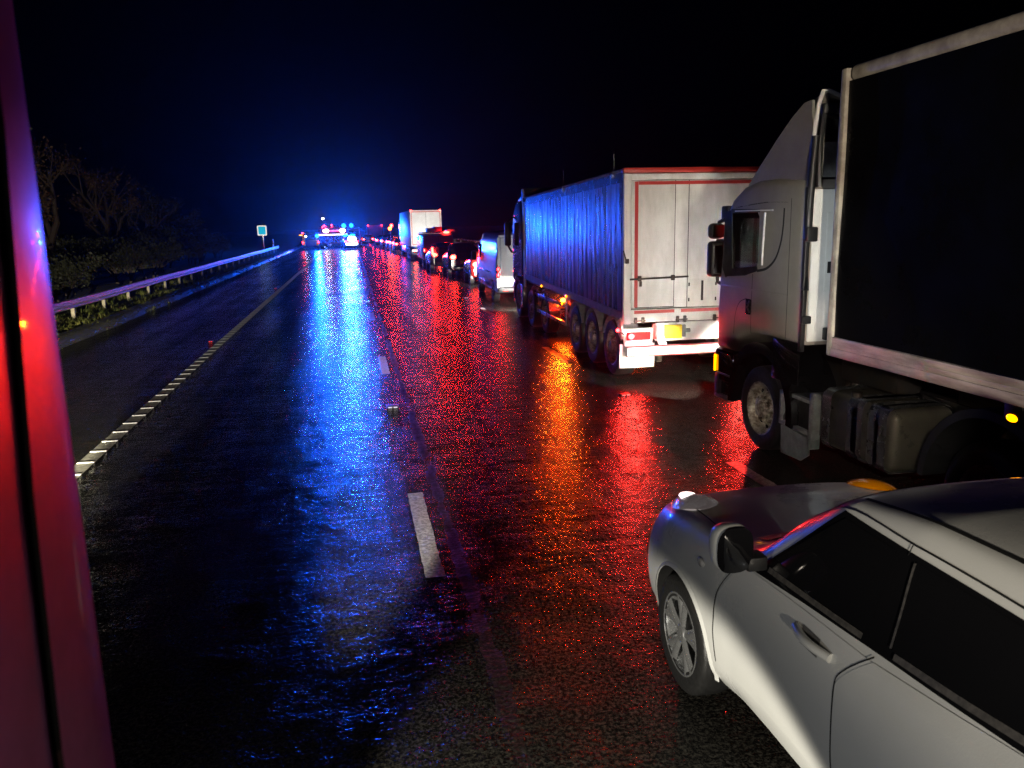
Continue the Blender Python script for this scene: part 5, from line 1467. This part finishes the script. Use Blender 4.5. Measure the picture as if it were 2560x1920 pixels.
t = OB(); t.tube([(-0.3165, 0.86, 3.3), (-0.3165, 0.855, 2.8), (-0.3165, 0.80, 2.45), (-0.3165, 0.78, 2.2), (-0.3165, 0.78, 1.0)], 0.006, 6); t.build('door_gap', 'seam', OL)
t = OB(); t.add([(-2.6, 1.15, 1.7), (-0.65, 1.09, 1.7), (-0.65, 1.09, 2.9), (-2.6, 1.15, 2.9)], [(0, 1, 2, 3)]); t.build('windscreen', 'black_gloss', OL)
for xx, sd in ((-0.52, 1), (-2.68, -1)): wheel(OL, xx+1.6, -0.3, 0.5, 0.3, sd)
for xx, aim in ((-0.72, 1), (-2.45, -1)):
    t = OB(); t.box(xx-0.18, xx+0.18, 1.215, 1.245, 0.66, 0.84, 0.03); t.build('headlight', 'lens_clear', OL)
    if aim > 0:
        # dipped beam: its cut-off lies level with the lamp; low beam and weak spill of the same lamp
        spot('headlight_dipped', (xx+1.6, 1.27, 0.75), (xx+1.6+1.9, 3.2, -0.88), 900, (1.0, 0.93, 0.78), 63, 0.18, 0.05, OL)
        spot('headlight_beam', (xx+1.6, 1.27, 0.76), (xx+1.6+1.55, 11.27, -0.30), 5500, (1.0, 0.94, 0.84), 13, 0.6, 0.05, OL)
        spot('headlight_low_beam', (xx+1.6, 1.27, 0.76), (xx+1.6+0.72, 11.27, 0.34), 50000, (1.0, 0.95, 0.86), 4.2, 0.5, 0.05, OL)
        spot('rear_wall_fill_beam', (xx+1.6, 1.27, 0.78), (xx+1.6+5.57, 7.63, 2.25), 1500, (0.85, 0.95, 1.0), 13, 0.7, 0.05, OL)  # narrow bluish spot added to brighten the silver lorry's rear wall
        spot('headlight_spill', (xx+1.6, 1.28, 0.78), (xx+1.6+1.6, 3.6, 0.95), 50, (0.96, 0.98, 1.0), 165, 0.5, 0.05, OL)
    else:
        spot('headlight_beam', (xx+1.6, 1.27, 0.75), (xx+1.6-3.2, 11.0, 1.3), 9000, (1.0, 0.88, 0.68), 36, 0.7, 0.05, OL)
        spot('headlight_dipped', (xx+1.6, 1.27, 0.75), (xx+1.6-0.55, 11.27, 0.32), 7500, (1.0, 0.94, 0.84), 9, 0.4, 0.05, OL)
        spot('headlight_verge_beam', (xx+1.6, 1.28, 0.78), (xx+1.6-5.2, 27.0, -2.2), 42000, (1.0, 0.94, 0.66), 14, 0.25, 0.05, OL)
        spot('sign_fill_beam', (xx+1.6, 1.28, 0.78), (-8.72+1.6, 85.0, 2.6), 190000, (1.0, 0.95, 0.85), 1.5, 0.3, 0.05, OL)  # narrow spot added to make the sign shine as a retroreflector would

# its unseen trailer carries a fill lamp, added to light cab, rail and car
t = OB(); t.box(-2.86, -0.42, -12.5, -1.6, 1.15, 3.9, 0.04); t.build('trailer', 'dirty_white', OL)
for yy in (-8.5, -9.8, -11.1):
    for xx, sd in ((-0.60, 1), (-2.66, -1)): wheel(OL, xx+1.6, yy, 0.5, 0.3, sd)
t = OB(); t.box(-0.42, -0.30, -6.2, -6.05, 1.95, 2.1, 0.02); t.build('added_fill_lamp', 'lens_clear', OL)
spot('added_fill_beam', (-0.28+1.6, -6.0, 2.02), (4.6+1.6, 6.4, 2.45), 6000, (1.0, 0.89, 0.72), 27, 0.7, 0.06, OL)

t = OB(); t.box(-0.40, -0.30, -1.1, -0.98, 3.25, 3.37, 0.02); t.build('added_fill_lamp', 'lens_clear', OL)  # second unseen lamp, added to light the fuel tank and front hub
spot('added_fill_beam', (-0.28+1.6, -1.0, 3.3), (4.9+1.6, 7.3, 0.80), 1700, (1.0, 0.90, 0.74), 14, 0.5, 0.05, OL)

# ---------------------------------------------------------------- drizzle haze
hz = MB(); hz.box(-140, 140, -70, 560, -1.4, 26)
ho = hz.build('haze', 'seam')
hm = bpy.data.materials.new('haze'); hm.use_nodes = True
hn = hm.node_tree.nodes
hn.remove(hn['Principled BSDF'])
pv = hn.new('ShaderNodeVolumePrincipled')
pv.inputs['Color'].default_value = (0.9, 0.9, 0.92, 1)
pv.inputs['Density'].default_value = 0.00038
pv.inputs['Anisotropy'].default_value = 0.89
hm.node_tree.links.new(pv.outputs[0], hn['Material Output'].inputs['Volume'])
ho.data.materials[0] = hm
ho['kind'] = 'stuff'; ho['label'] = 'thin drizzle haze over the whole road'
